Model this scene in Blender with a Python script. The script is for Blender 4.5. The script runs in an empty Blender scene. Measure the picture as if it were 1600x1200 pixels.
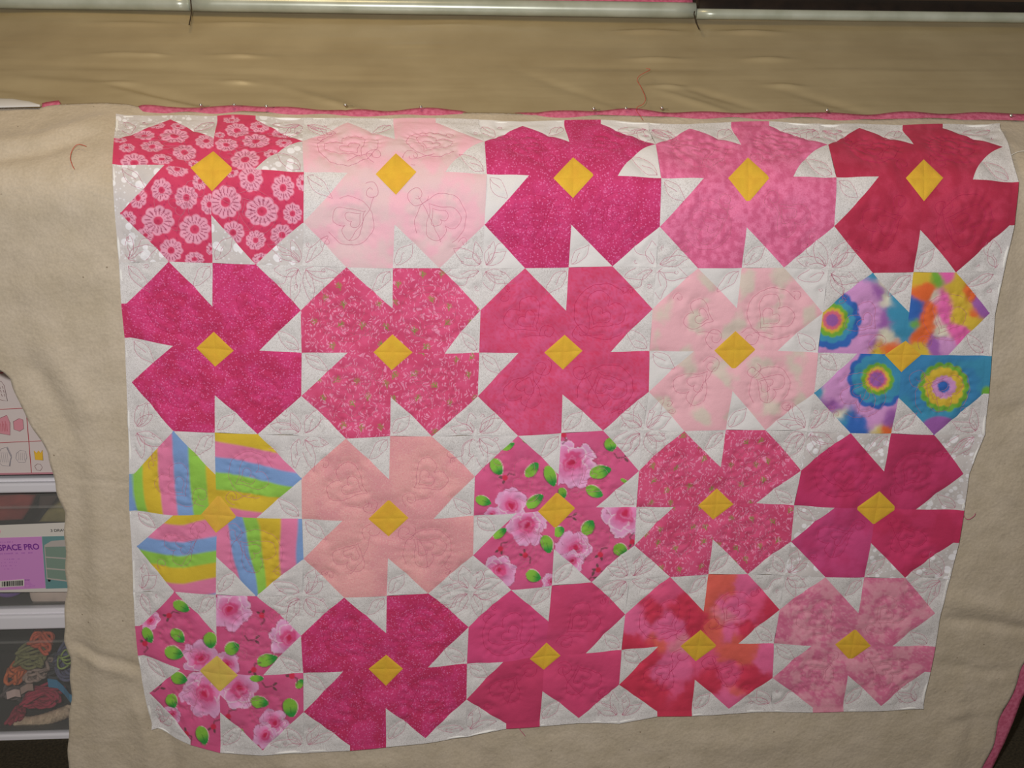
import bpy, math, random
import numpy as np
from mathutils import Matrix, Vector

SC = bpy.context.scene
COL = SC.collection
rng = np.random.default_rng(7)
random.seed(7)
PI = math.pi

# ------------------------------------------------------------------ camera
FPX = 1700.0
PITCH, ROLL = math.radians(18.0), math.radians(0.75)
CAM = np.array([0.0, 0.0, 1.45])
_f = np.array([0, math.cos(PITCH), -math.sin(PITCH)])
_r0 = np.array([1.0, 0, 0]); _u0 = np.array([0, math.sin(PITCH), math.cos(PITCH)])
_r = math.cos(ROLL)*_r0 + math.sin(ROLL)*_u0
_u = math.cos(ROLL)*_u0 - math.sin(ROLL)*_r0
cd = bpy.data.cameras.new('camera'); cam = bpy.data.objects.new('camera', cd); COL.objects.link(cam)
cd.sensor_width = 36.0; cd.lens = FPX/1600*36.0; cd.clip_start = 0.02; cd.clip_end = 50
cam.matrix_world = Matrix(((_r[0], _u[0], -_f[0], CAM[0]), (_r[1], _u[1], -_f[1], CAM[1]), (_r[2], _u[2], -_f[2], CAM[2]), (0, 0, 0, 1)))
SC.camera = cam

# ------------------------------------------------------------------ light and exposure
SC.view_settings.view_transform = 'Standard'
SC.view_settings.look = 'None'
SC.view_settings.gamma = 1.0
SC.view_settings.use_curve_mapping = False
SC.view_settings.exposure = 0.0
w = bpy.data.worlds.new('world'); SC.world = w; w.use_nodes = True
w.node_tree.nodes['Background'].inputs[0].default_value = (1.0, 0.88, 0.72, 1)
w.node_tree.nodes['Background'].inputs[1].default_value = 0.17

def area(name, loc, target, size, energy, col):
    l = bpy.data.lights.new(name, 'AREA'); l.shape = 'DISK'; l.size = size; l.energy = energy; l.color = col
    o = bpy.data.objects.new(name, l); COL.objects.link(o); o.location = loc
    o.rotation_euler = (Vector(target)-Vector(loc)).to_track_quat('-Z', 'Y').to_euler()
    return o
area('camera_flash', (-0.14, -0.02, 1.60), (0.10, 1.75, 0.92), 0.05, 26.5, (1.0, 0.970, 0.960))
area('ceiling_lamp', (-0.5, 1.75, 2.55), (-0.2, 1.95, 1.2), 0.45, 4.8, (1.0, 0.74, 0.40))

# ------------------------------------------------------------------ maths: rays, the draped surface
def raydir(px, py):
    px = np.asarray(px, float); py = np.asarray(py, float)
    a = ((px-800)/FPX)[..., None]; b = ((py-600)/FPX)[..., None]
    return _f + _r*a - _u*b
Y0, ZB, COT, SW = 1.72, 1.238, 1.0/math.tan(math.radians(24)), 0.020
def F(x, z):
    s = (z-ZB)/SW
    up = SW*np.logaddexp(0, s)
    drop = SW*np.logaddexp(0, -s)
    right = np.clip(x-0.15, 0, 1.2)
    left = np.clip(-x-0.55, 0, 1)
    return Y0 + 0.045*x + COT*up + 0.05*drop + 0.045*right*drop + 0.25*left*left*0.3
def solve(px, py):
    d = raydir(px, py)
    lo = np.full(d.shape[:-1], 1.2); hi = np.full(d.shape[:-1], 3.8)
    for _ in range(24):
        m = (lo+hi)/2
        g = CAM[1]+m*d[..., 1] - F(CAM[0]+m*d[..., 0], CAM[2]+m*d[..., 2])
        lo = np.where(g < 0, m, lo); hi = np.where(g < 0, hi, m)
    m = (lo+hi)/2
    P = CAM + m[..., None]*d
    e = 1e-3
    Fx = (F(P[..., 0]+e, P[..., 2])-F(P[..., 0]-e, P[..., 2]))/(2*e)
    Fz = (F(P[..., 0], P[..., 2]+e)-F(P[..., 0], P[..., 2]-e))/(2*e)
    N = np.stack([Fx, -np.ones_like(Fx), Fz], -1)
    N /= np.linalg.norm(N, axis=-1, keepdims=True)
    return P, N
def at(px, py, Y):
    d = raydir(px, py); return CAM + d*((Y-CAM[1])/d[1])
def lattice_noise(x, y, seed=0):
    xi = np.floor(x).astype(np.int64); yi = np.floor(y).astype(np.int64); fx = x-xi; fy = y-yi
    fx = fx*fx*(3-2*fx); fy = fy*fy*(3-2*fy)
    def h(a, b):
        n = (a*374761393 + b*668265263 + seed*974634777) & 0xffffffff
        n = ((n ^ (n >> 13))*1274126177) & 0xffffffff
        n = n ^ (n >> 16)
        return (n & 0xffff)/65535.0
    return (h(xi, yi)*(1-fx)+h(xi+1, yi)*fx)*(1-fy) + (h(xi, yi+1)*(1-fx)+h(xi+1, yi+1)*fx)*fy
def fbm(x, y, seed=0, oct=4):
    s = 0; a = .5; t = 0
    for k in range(oct):
        s = s + a*lattice_noise(x*2**k, y*2**k, seed+k*17); t += a; a *= .55
    return s/t
def segdist(px, py, pts):
    best = np.full(np.shape(px), 1e9); tt = np.zeros(np.shape(px))
    n = len(pts)-1
    for k in range(n):
        ax, ay = pts[k]; bx, by = pts[k+1]
        dx, dy = bx-ax, by-ay
        t = np.clip(((px-ax)*dx+(py-ay)*dy)/(dx*dx+dy*dy+1e-9), 0, 1)
        d = np.hypot(px-ax-t*dx, py-ay-t*dy)
        tt = np.where(d < best, (k+t)/n, tt); best = np.minimum(best, d)
    return best, tt
# soft folds of the hanging cloth: (polyline, height in metres, half width)
FOLDS = [
    ([(-40, 228), (60, 222), (130, 200), (180, 190)], .009, 13), ([(-40, 252), (70, 236), (140, 212)], -.007, 9),
    ([(140, 660), (150, 800), (160, 950), (150, 1200)], .006, 28), ([(118, 700), (130, 850), (128, 1000), (138, 1250)], -.004, 18),
    ([(112, 1005), (150, 1022), (190, 1035), (222, 1048)], -.005, 7), ([(118, 1018), (160, 1037), (220, 1060)], .004, 9),
    ([(235, 1110), (262, 1160), (285, 1260)], -.008, 14), ([(210, 1090), (232, 1150), (245, 1260)], .007, 16),
    ([(60, 520), (110, 600), (150, 660)], .005, 22), ([(40, 560), (80, 620), (118, 700)], -.006, 16),
    ([(1470, 935), (1520, 945), (1620, 965)], .005, 14), ([(1465, 968), (1530, 972), (1640, 990)], -.005, 8),
    ([(1470, 1038), (1540, 1050), (1600, 1045)], -.003, 9), ([(1480, 1130), (1520, 1125), (1515, 1170)], -.004, 10),
    ([(1500, 1100), (1490, 1160), (1470, 1230)], .006, 20), ([(1590, 300), (1605, 420), (1590, 560)], -.006, 22),
    ([(1560, 215), (1610, 260), (1640, 300)], .006, 14), ([(1560, 650), (1600, 640), (1660, 640)], -.004, 16),
    ([(1545, 750), (1600, 780), (1660, 800)], .004, 20), ([(700, 1150), (760, 1190), (800, 1260)], -.004, 18),
    ([(420, 1195), (520, 1205), (640, 1190)], .004, 14), ([(1080, 1150), (1150, 1165), (1260, 1150)], .004, 22),
    ([(20, 460), (90, 430), (160, 440)], .003, 22), ([(30, 380), (90, 350), (150, 370)], -.003, 20),
]
def h_fold(px, py):
    px = np.asarray(px, float); py = np.asarray(py, float)
    h = 0.0035*(fbm(px/150, py/170, 3, 3)-.5)*2
    for pts, a, wd in FOLDS:
        d, t = segdist(px, py, pts)
        h = h + a*np.exp(-(d/wd)**2)*np.clip(np.minimum(t, 1-t)*5+.25, 0, 1)
    # pulled lines under the pinned edge
    h = h + 0.0008*np.sin(px/19+np.sin(px/53)*2)*np.exp(-((py-186)/7.0)**2)
    return h
def surf(px, py, off=0.0):
    px = np.asarray(px, float); py = np.asarray(py, float)
    P, N = solve(px, py)
    return P + N*(h_fold(px, py)+off)[..., None]

# ------------------------------------------------------------------ helpers: objects, meshes, materials
def link(name, data, parent=None):
    o = bpy.data.objects.new(name, data); COL.objects.link(o)
    if parent is not None: o.parent = parent
    return o
def empty(name, loc=(0, 0, 0), parent=None):
    o = link(name, None, parent); o.location = loc; o.empty_display_size = .05; return o
def tag(o, label, cat, group=None):
    o['label'] = label; o['category'] = cat
    if group: o['group'] = group
    return o
def mesh(name, V, Fc, m, parent=None, smooth=True, uv=None, col=None):
    """V (n,3), Fc list of (k,3)/(k,4) int arrays or python faces"""
    me = bpy.data.meshes.new(name); V = np.asarray(V, np.float32)
    origin = np.zeros(3)
    if isinstance(Fc, np.ndarray):
        k = Fc.shape[1]; n = len(Fc)
        me.vertices.add(len(V)); me.vertices.foreach_set('co', V.ravel())
        me.loops.add(n*k); me.loops.foreach_set('vertex_index', Fc.ravel().astype(np.int32))
        me.polygons.add(n); me.polygons.foreach_set('loop_start', np.arange(0, n*k, k, dtype=np.int32))
        me.update(calc_edges=True)
        if uv is not None:
            l = me.uv_layers.new(name='UVMap'); l.data.foreach_set('uv', np.asarray(uv, np.float32)[Fc.ravel()].ravel())
        if col is not None:
            c4 = np.ones((len(V), 4), np.float32); c4[:, :3] = col
            a = me.color_attributes.new('Col', 'FLOAT_COLOR', 'POINT'); a.data.foreach_set('color', c4.ravel())
    else:
        me.from_pydata(V.tolist(), [], Fc)
    if smooth: me.polygons.foreach_set('use_smooth', [True]*len(me.polygons))
    if isinstance(m, (list, tuple)):
        for q in m: me.materials.append(q)
    else: me.materials.append(m)
    me.update()
    return link(name, me, parent)
def lin(c, k=1.0):
    c = np.asarray(c, float)/255.0
    v = np.where(c <= .04045, c/12.92, ((c+.055)/1.055)**2.4)*k
    return np.clip(v, 0, .92)
K = 1/.84       # photo colour of a lit fabric -> its own colour
def mat(name, rgb, rough=.7, metal=0, noise=None, nscale=60, bump=0, bscale=400, alpha=1, spec=.3, coat=0, sheen=0):
    m = bpy.data.materials.new(name); m.use_nodes = True; nt = m.node_tree; b = nt.nodes['Principled BSDF']
    b.inputs['Base Color'].default_value = (*rgb, 1); b.inputs['Roughness'].default_value = rough
    b.inputs['Metallic'].default_value = metal; b.inputs['Alpha'].default_value = alpha
    b.inputs['Specular IOR Level'].default_value = spec; b.inputs['Coat Weight'].default_value = coat
    b.inputs['Sheen Weight'].default_value = sheen
    if noise is not None or bump:
        tc = nt.nodes.new('ShaderNodeTexCoord')
    if noise is not None:
        n = nt.nodes.new('ShaderNodeTexNoise'); n.inputs['Scale'].default_value = nscale; n.inputs['Detail'].default_value = 6
        nt.links.new(tc.outputs['Object'], n.inputs['Vector'])
        r = nt.nodes.new('ShaderNodeValToRGB'); r.color_ramp.elements[0].position = .3; r.color_ramp.elements[1].position = .7
        r.color_ramp.elements[0].color = (*noise, 1); r.color_ramp.elements[1].color = (*rgb, 1)
        nt.links.new(n.outputs['Fac'], r.inputs['Fac']); nt.links.new(r.outputs['Color'], b.inputs['Base Color'])
    if bump:
        n2 = nt.nodes.new('ShaderNodeTexNoise'); n2.inputs['Scale'].default_value = bscale; n2.inputs['Detail'].default_value = 4
        nt.links.new(tc.outputs['Object'], n2.inputs['Vector'])
        bp = nt.nodes.new('ShaderNodeBump'); bp.inputs['Strength'].default_value = bump; bp.inputs['Distance'].default_value = .002
        nt.links.new(n2.outputs['Fac'], bp.inputs['Height']); nt.links.new(bp.outputs['Normal'], b.inputs['Normal'])
    return m
def fabric(name, kind='plain', rough=.85):
    """cotton: printed colour from the mesh attribute, woven relief, optional fine print"""
    m = bpy.data.materials.new(name); m.use_nodes = True; nt = m.node_tree; b = nt.nodes['Principled BSDF']
    L = nt.links.new; N = nt.nodes.new
    b.inputs['Roughness'].default_value = rough; b.inputs['Specular IOR Level'].default_value = .18
    b.inputs['Sheen Weight'].default_value = .06
    at_ = N('ShaderNodeAttribute'); at_.attribute_name = 'Col'
    uv = N('ShaderNodeUVMap'); uv.uv_map = 'UVMap'
    col = at_.outputs['Color']
    def mix(fac, a, bcol, mode='MIX'):
        x = N('ShaderNodeMix'); x.data_type = 'RGBA'; x.blend_type = mode
        if isinstance(fac, float): x.inputs[0].default_value = fac
        else: L(fac, x.inputs[0])
        L(a, x.inputs[6])
        if isinstance(bcol, tuple): x.inputs[7].default_value = (*bcol, 1)
        else: L(bcol, x.inputs[7])
        return x.outputs[2]
    def ramp(src, p0, p1, v0=0, v1=1):
        r = N('ShaderNodeMapRange'); r.inputs[1].default_value = p0; r.inputs[2].default_value = p1
        r.inputs[3].default_value = v0; r.inputs[4].default_value = v1; L(src, r.inputs[0]); return r.outputs[0]
    def vor(scale, feat='F1', rnd=1.0):
        v = N('ShaderNodeTexVoronoi'); v.feature = feat; v.inputs['Scale'].default_value = scale
        v.inputs['Randomness'].default_value = rnd; L(uv.outputs[0], v.inputs['Vector']); return v
    def noi(scale, det=3, dist=0):
        n = N('ShaderNodeTexNoise'); n.inputs['Scale'].default_value = scale; n.inputs['Detail'].default_value = det
        n.inputs['Distortion'].default_value = dist; L(uv.outputs[0], n.inputs['Vector']); return n.outputs['Fac']
    if kind == 'speckle':
        v = vor(260); f = ramp(v.outputs['Distance'], .18, .36, .62, 0)
        col = mix(f, col, tuple(lin((236, 128, 182), K)))
        n = noi(330, 2); col = mix(ramp(n, .52, .68, 0, .45), col, tuple(lin((160, 20, 80), K)))
    if kind == 'palespeckle':
        v = vor(330); f = ramp(v.outputs['Distance'], .18, .36, .5, 0)
        col = mix(f, col, tuple(lin((226, 190, 180), K)))
        col = mix(ramp(noi(420, 2), .5, .66, 0, .35), col, tuple(lin((205, 110, 125), K)))
    if kind == 'rice':
        mp = N('ShaderNodeMapping'); mp.inputs['Scale'].default_value = (1, .42, 1); mp.inputs['Rotation'].default_value = (0, 0, .6)
        n0 = N('ShaderNodeTexNoise'); n0.inputs['Scale'].default_value = 55; L(uv.outputs[0], n0.inputs['Vector'])
        ad = N('ShaderNodeVectorMath'); ad.operation = 'MULTIPLY_ADD'; L(n0.outputs['Color'], ad.inputs[0])
        ad.inputs[1].default_value = (.03, .03, 0); L(uv.outputs[0], ad.inputs[2])
        L(ad.outputs[0], mp.inputs[0])
        v = N('ShaderNodeTexVoronoi'); v.inputs['Scale'].default_value = 300; L(mp.outputs[0], v.inputs['Vector'])
        col = mix(ramp(v.outputs['Distance'], .24, .40, .78, 0), col, tuple(lin((238, 150, 182), K)))
    if kind == 'bubble':
        v = vor(62); sc = N('ShaderNodeSeparateColor'); L(v.outputs['Color'], sc.inputs[0])
        mth = N('ShaderNodeMath'); mth.operation = 'MULTIPLY_ADD'; L(sc.outputs[0], mth.inputs[0]); mth.inputs[1].default_value = -.22; L(v.outputs['Distance'], mth.inputs[2])
        f = ramp(mth.outputs[0], .20, .26, 1, 0)
        v2 = vor(150); f2 = ramp(v2.outputs['Distance'], .20, .28, .8, 0)
        col = mix(f2, col, tuple(lin((216, 215, 218), K))); col = mix(f, col, tuple(lin((224, 223, 226), K)))
    if kind == 'scribble':
        f = noi(190, 2, 2.5)
        a = N('ShaderNodeMath'); a.operation = 'SUBTRACT'; L(f, a.inputs[0]); a.inputs[1].default_value = .5
        c = N('ShaderNodeMath'); c.operation = 'ABSOLUTE'; L(a.outputs[0], c.inputs[0])
        col = mix(ramp(c.outputs[0], .015, .05, .9, 0), col, tuple(lin((180, 174, 172), K)))
    if kind == 'swirl':
        f = noi(75, 1, 3.0)
        a = N('ShaderNodeMath'); a.operation = 'PINGPONG'; L(f, a.inputs[0]); a.inputs[1].default_value = .06
        col = mix(ramp(a.outputs[0], .02, .045, 0, .6), col, tuple(lin((186, 182, 182), K)))
    if kind == 'tonal':
        f = noi(420, 3); col = mix(ramp(f, .45, .65, 0, .22), col, tuple(lin((170, 30, 70), K)))
    # woven relief and slight tone noise
    g = noi(900, 2)
    hs = N('ShaderNodeHueSaturation'); L(col, hs.inputs['Color']); L(ramp(g, .3, .7, .93, 1.05), hs.inputs['Value'])
    L(hs.outputs[0], b.inputs['Base Color'])
    wv = N('ShaderNodeTexNoise'); wv.inputs['Scale'].default_value = 1100; L(uv.outputs[0], wv.inputs['Vector'])
    n3 = N('ShaderNodeTexNoise'); n3.inputs['Scale'].default_value = 70; n3.inputs['Detail'].default_value = 3; L(uv.outputs[0], n3.inputs['Vector'])
    b1 = N('ShaderNodeBump'); b1.inputs['Strength'].default_value = .25; b1.inputs['Distance'].default_value = .0006; L(wv.outputs['Fac'], b1.inputs['Height'])
    b2 = N('ShaderNodeBump'); b2.inputs['Strength'].default_value = .35; b2.inputs['Distance'].default_value = .003; L(n3.outputs['Fac'], b2.inputs['Height'])
    L(b1.outputs[0], b2.inputs['Normal']); L(b2.outputs[0], b.inputs['Normal'])
    return m

def tube(pts, r, sides=6, closed=False, cap=True):
    """verts, faces of a tube along pts (n,3); r scalar or array"""
    P = np.asarray(pts, float); n = len(P)
    r = np.full(n, r) if np.isscalar(r) else np.asarray(r, float)
    T = (np.roll(P, -1, 0)-np.roll(P, 1, 0)) if closed else np.gradient(P, axis=0)
    T /= (np.linalg.norm(T, axis=1, keepdims=True)+1e-12)
    A = np.zeros((n, 3)); ref = np.array([0, 0, 1.0]) if abs(T[0][2]) < .9 else np.array([1.0, 0, 0])
    for i in range(n):
        a = ref-np.dot(ref, T[i])*T[i]; l = np.linalg.norm(a)
        if l < 1e-6: a = np.cross(T[i], [0, 1, .3]); l = np.linalg.norm(a)
        A[i] = a/l; ref = A[i]
    B = np.cross(T, A)
    th = np.arange(sides)*2*PI/sides
    V = P[:, None] + r[:, None, None]*(A[:, None]*np.cos(th)[None, :, None]+B[:, None]*np.sin(th)[None, :, None])
    V = V.reshape(-1, 3); m = n if closed else n-1
    i = np.arange(m)[:, None]; j = np.arange(sides)[None]
    a = i*sides+j; b = i*sides+(j+1) % sides; c = ((i+1) % n)*sides+(j+1) % sides; d = ((i+1) % n)*sides+j
    Fq = np.stack([a, b, c, d], -1).reshape(-1, 4)
    return V, Fq
class MB:
    def __init__(s): s.V = []; s.F = []; s.n = 0
    def add(s, V, Fq):
        V = np.asarray(V, float)
        if isinstance(Fq, np.ndarray): Fq = Fq.tolist()
        s.V.append(V); s.F += [[k+s.n for k in f] for f in Fq]; s.n += len(V); return s
    def tube(s, pts, r, sides=6, closed=False):
        V, Fq = tube(pts, r, sides, closed); n0 = len(V); s.add(V, Fq)
        if not closed:
            b = s.n-n0
            s.F.append([b+k for k in range(sides)][::-1]); s.F.append([b+n0-sides+k for k in range(sides)])
        return s
    def box(s, x0, x1, y0, y1, z0, z1, bev=0.0):
        if bev <= 0:
            V = [(x, y, z) for x in (x0, x1) for y in (y0, y1) for z in (z0, z1)]
            return s.add(V, [[0, 1, 3, 2], [4, 6, 7, 5], [0, 4, 5, 1], [2, 3, 7, 6], [0, 2, 6, 4], [1, 5, 7, 3]])
        import bmesh
        bm = bmesh.new(); bmesh.ops.create_cube(bm, size=1)
        for v in bm.verts: v.co = Vector(((x0+x1)/2+v.co.x*(x1-x0), (y0+y1)/2+v.co.y*(y1-y0), (z0+z1)/2+v.co.z*(z1-z0)))
        bmesh.ops.bevel(bm, geom=bm.edges[:], offset=bev, segments=3, affect='EDGES', profile=.5)
        V = [tuple(v.co) for v in bm.verts]; bm.verts.index_update()
        Fq = [[v.index for v in f.verts] for f in bm.faces]; bm.free()
        return s.add(V, Fq)
    def build(s, name, m, parent=None, smooth=False):
        return mesh(name, np.concatenate(s.V), s.F, m, parent, smooth)

# ------------------------------------------------------------------ materials
M = {}
M['carpet'] = mat('carpet', lin((70, 62, 46), 1.2), .95, noise=lin((44, 40, 30), 1.0), nscale=180, bump=.8, bscale=300)
M['wall'] = mat('wall_paint', lin((96, 78, 62)), .9, bump=.1)
M['canvas'] = mat('tan_canvas', lin((160, 146, 114), 1.25), .34, noise=lin((148, 133, 101), 1.25), nscale=9, bump=.06, bscale=700, spec=.6)
M['steel'] = mat('rail_steel', lin((190, 196, 184), 1.2), .32, metal=.25, noise=lin((160, 166, 150), 1.2), nscale=14, spec=.7)
M['thread'] = mat('pink_thread', lin((186, 108, 134), 1.1), .8)
M['redthread'] = mat('red_thread', lin((190, 70, 60), 1.2), .8)
M['threadshadow'] = mat('dark_thread_and_shadow', lin((60, 48, 36)), .8)
M['pin'] = mat('pin_steel', (.85, .85, .82), .18, metal=1)
M['backing'] = mat('pink_backing_cotton', lin((204, 112, 140), 1.2), .9, noise=lin((182, 80, 110), 1.1), nscale=150, bump=.4, bscale=500)
M['white'] = mat('white_hem', lin((222, 214, 210), 1.35), .85, bump=.2, bscale=900)
M['whitefilm'] = mat('white_lining', lin((190, 188, 186), 1.3), .5, bump=.1)
def batting_mat():
    m = mat('batting_felt', lin((190, 177, 157), K), .95, noise=lin((179, 166, 144), K), nscale=22, bump=0, sheen=.15)
    nt = m.node_tree; b = nt.nodes['Principled BSDF']; L = nt.links.new
    tc = nt.nodes['Texture Coordinate']
    src = b.inputs['Base Color'].links[0].from_socket
    n = nt.nodes.new('ShaderNodeTexNoise'); n.inputs['Scale'].default_value = 260; n.inputs['Detail'].default_value = 4; L(tc.outputs['Object'], n.inputs['Vector'])
    hs = nt.nodes.new('ShaderNodeHueSaturation'); mr = nt.nodes.new('ShaderNodeMapRange')
    mr.inputs[1].default_value = .3; mr.inputs[2].default_value = .7; mr.inputs[3].default_value = .92; mr.inputs[4].default_value = 1.06
    L(n.outputs['Fac'], mr.inputs[0]); L(mr.outputs[0], hs.inputs['Value']); L(src, hs.inputs['Color'])
    # dark husk specks
    v = nt.nodes.new('ShaderNodeTexVoronoi'); v.inputs['Scale'].default_value = 26; L(tc.outputs['Object'], v.inputs['Vector'])
    m2 = nt.nodes.new('ShaderNodeMapRange'); m2.inputs[1].default_value = .025; m2.inputs[2].default_value = .05; m2.inputs[3].default_value = .7; m2.inputs[4].default_value = 0
    L(v.outputs['Distance'], m2.inputs[0])
    mx = nt.nodes.new('ShaderNodeMix'); mx.data_type = 'RGBA'; L(m2.outputs[0], mx.inputs[0]); L(hs.outputs[0], mx.inputs[6]); mx.inputs[7].default_value = (*lin((110, 92, 70)), 1)
    L(mx.outputs[2], b.inputs['Base Color'])
    n2 = nt.nodes.new('ShaderNodeTexNoise'); n2.inputs['Scale'].default_value = 130; n2.inputs['Detail'].default_value = 6; L(tc.outputs['Object'], n2.inputs['Vector'])
    n3 = nt.nodes.new('ShaderNodeTexNoise'); n3.inputs['Scale'].default_value = 16; n3.inputs['Detail'].default_value = 3; L(tc.outputs['Object'], n3.inputs['Vector'])
    b1 = nt.nodes.new('ShaderNodeBump'); b1.inputs['Strength'].default_value = .5; b1.inputs['Distance'].default_value = .0025; L(n2.outputs['Fac'], b1.inputs['Height'])
    b2 = nt.nodes.new('ShaderNodeBump'); b2.inputs['Strength'].default_value = .5; b2.inputs['Distance'].default_value = .012; L(n3.outputs['Fac'], b2.inputs['Height'])
    L(b1.outputs[0], b2.inputs['Normal']); L(b2.outputs[0], b.inputs['Normal'])
    return m
M['batting'] = batting_mat()

# ------------------------------------------------------------------ setting
def struct(o): o['kind'] = 'structure'; return o
struct(MB().box(-3.5, 3.5, -1.5, 3.9, -.05, 0).build('floor', M['carpet']))
struct(MB().box(-3.5, 3.5, 3.9, 4.0, 0, 2.7).build('wall_back', M['wall']))

# ------------------------------------------------------------------ far leader, rail
def grid_faces(nx, ny):
    j, i = np.mgrid[0:ny-1, 0:nx-1]; a = j*nx+i
    return np.stack([a, a+1, a+nx+1, a+nx], -1).reshape(-1, 4)
WR = [  # wrinkles of the leader: centre x, y, half length, half height, height (m), tilt
    (208, 28, 60, 3, .0022, .01), (195, 75, 42, 3, .0035, .02), (238, 76, 18, 2, .003, 0), (372, 78, 38, 3, .0035, .02), (182, 119, 26, 3, .003, .03),
    (372, 119, 26, 3, .003, .03), (370, 28, 50, 3, .0022, 0), (1015, 40, 42, 3, .0035, .01), (1175, 41, 42, 3, .0035, .01), (1025, 83, 40, 3, .0035, 0),
    (1200, 83, 34, 3, .0035, 0), (1046, 125, 28, 3, .003, .02), (1228, 124, 26, 3, .003, .05), (700, 30, 60, 3, .0012, 0), (560, 95, 60, 5, .001, .03), (640, 60, 80, 5, .001, 0),
    (250, 138, 90, 7, -.005, .24), (270, 150, 90, 6, .004, .24), (520, 150, 80, 6, .003, .3), (900, 135, 70, 7, -.004, .38), (930, 148, 70, 6, .003, .38),
    (1090, 150, 60, 5, .003, .3), (1120, 140, 60, 5, -.003, .3), (30, 130, 80, 8, -.004, .12), (60, 115, 90, 8, .003, .1), (1300, 150, 70, 6, -.003, .28), (960, 95, 120, 5, -.002, .02), (150, 92, 140, 5, -.002, .02), (480, 110, 160, 6, -.002, .05), (1350, 100, 120, 6, .0015, .02)]
def h_leader(px, py):
    h = 0.0012*(fbm(px/260, py/12, 11, 3)-.5)*2 + .0025*(fbm(px/120, py/60, 12, 2)-.5)
    for cx, cy, lx, ly, a, t in WR:
        dx = px-cx; dy = py-cy-t*dx
        h = h + a*(1.6 if ly == 3 else 1.1)*np.exp(-(dx/lx)**2-(dy/ly)**2)
    return h
gx = np.linspace(-120, 1730, 460); gy = np.linspace(2, 184, 120)
PX, PY = np.meshgrid(gx, gy); PYs = PY + (PX-800)*.012
P, N = solve(PX, PYs)
V = P+N*(h_leader(PX, PYs)-.013)[..., None]
ld = mesh('canvas_leader', V.reshape(-1, 3), grid_faces(460, 120), M['canvas'])
tag(ld, 'wrinkled tan canvas leader sheet stretched from the steel rail to the pinned quilt edge', 'canvas')

def rail_seg(x0, x1, y0, y1, r, dz, parent):
    a, _ = solve(x0, y0); b, _ = solve(x1, y1)
    a = a+[0, .0, dz]; b = b+[0, .0, dz]
    n = 24; pts = [a+(b-a)*t for t in np.linspace(0, 1, n)]
    return MB().tube(pts, r, 20).build('rail_segment', M['steel'], parent, True)
rail = empty('frame_rail', (0, 2.2, 1.45))
tag(rail, 'shiny metal rail in three lengths across the top of the canvas leader', 'rail')
def rp(o): o.matrix_parent_inverse = Matrix.Translation((0, -2.2, -1.45)); return o
rp(rail_seg(-160, 297, 5, 11, .0135, .006, rail))
rp(rail_seg(299, 1085.5, 12, 23, .0150, .008, rail))
rp(rail_seg(1088, 1760, 25, 33, .0100, .004, rail))
# pink cloth wound behind the rail, dark roller with pin heads
def across(x0, y0, x1, y1, r, back, up, name, m, parent=None, sides=20):
    a, _ = solve(x0, y0); b, _ = solve(x1, y1); o = np.array([0, back, up])
    return MB().tube([a+o+(b-a)*t for t in np.linspace(0, 1, 30)], r, sides).build(name, m, parent, True)
roll = across(560, 18, 1092, 26, .030, .120, .010, 'pink_cloth_roll', M['backing'])
tag(roll, 'strip of pink cloth wound just behind the middle of the steel rail', 'cloth')
M['blackrub'] = mat('black_roller_cover', lin((40, 30, 24)), .6, noise=lin((24, 18, 16)), nscale=30)
dr = across(1094, 26, 1800, 36, .032, .120, .008, 'dark_roller', M['blackrub'])
tag(dr, 'dark brown roller behind the right length of the steel rail', 'roller')

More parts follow.
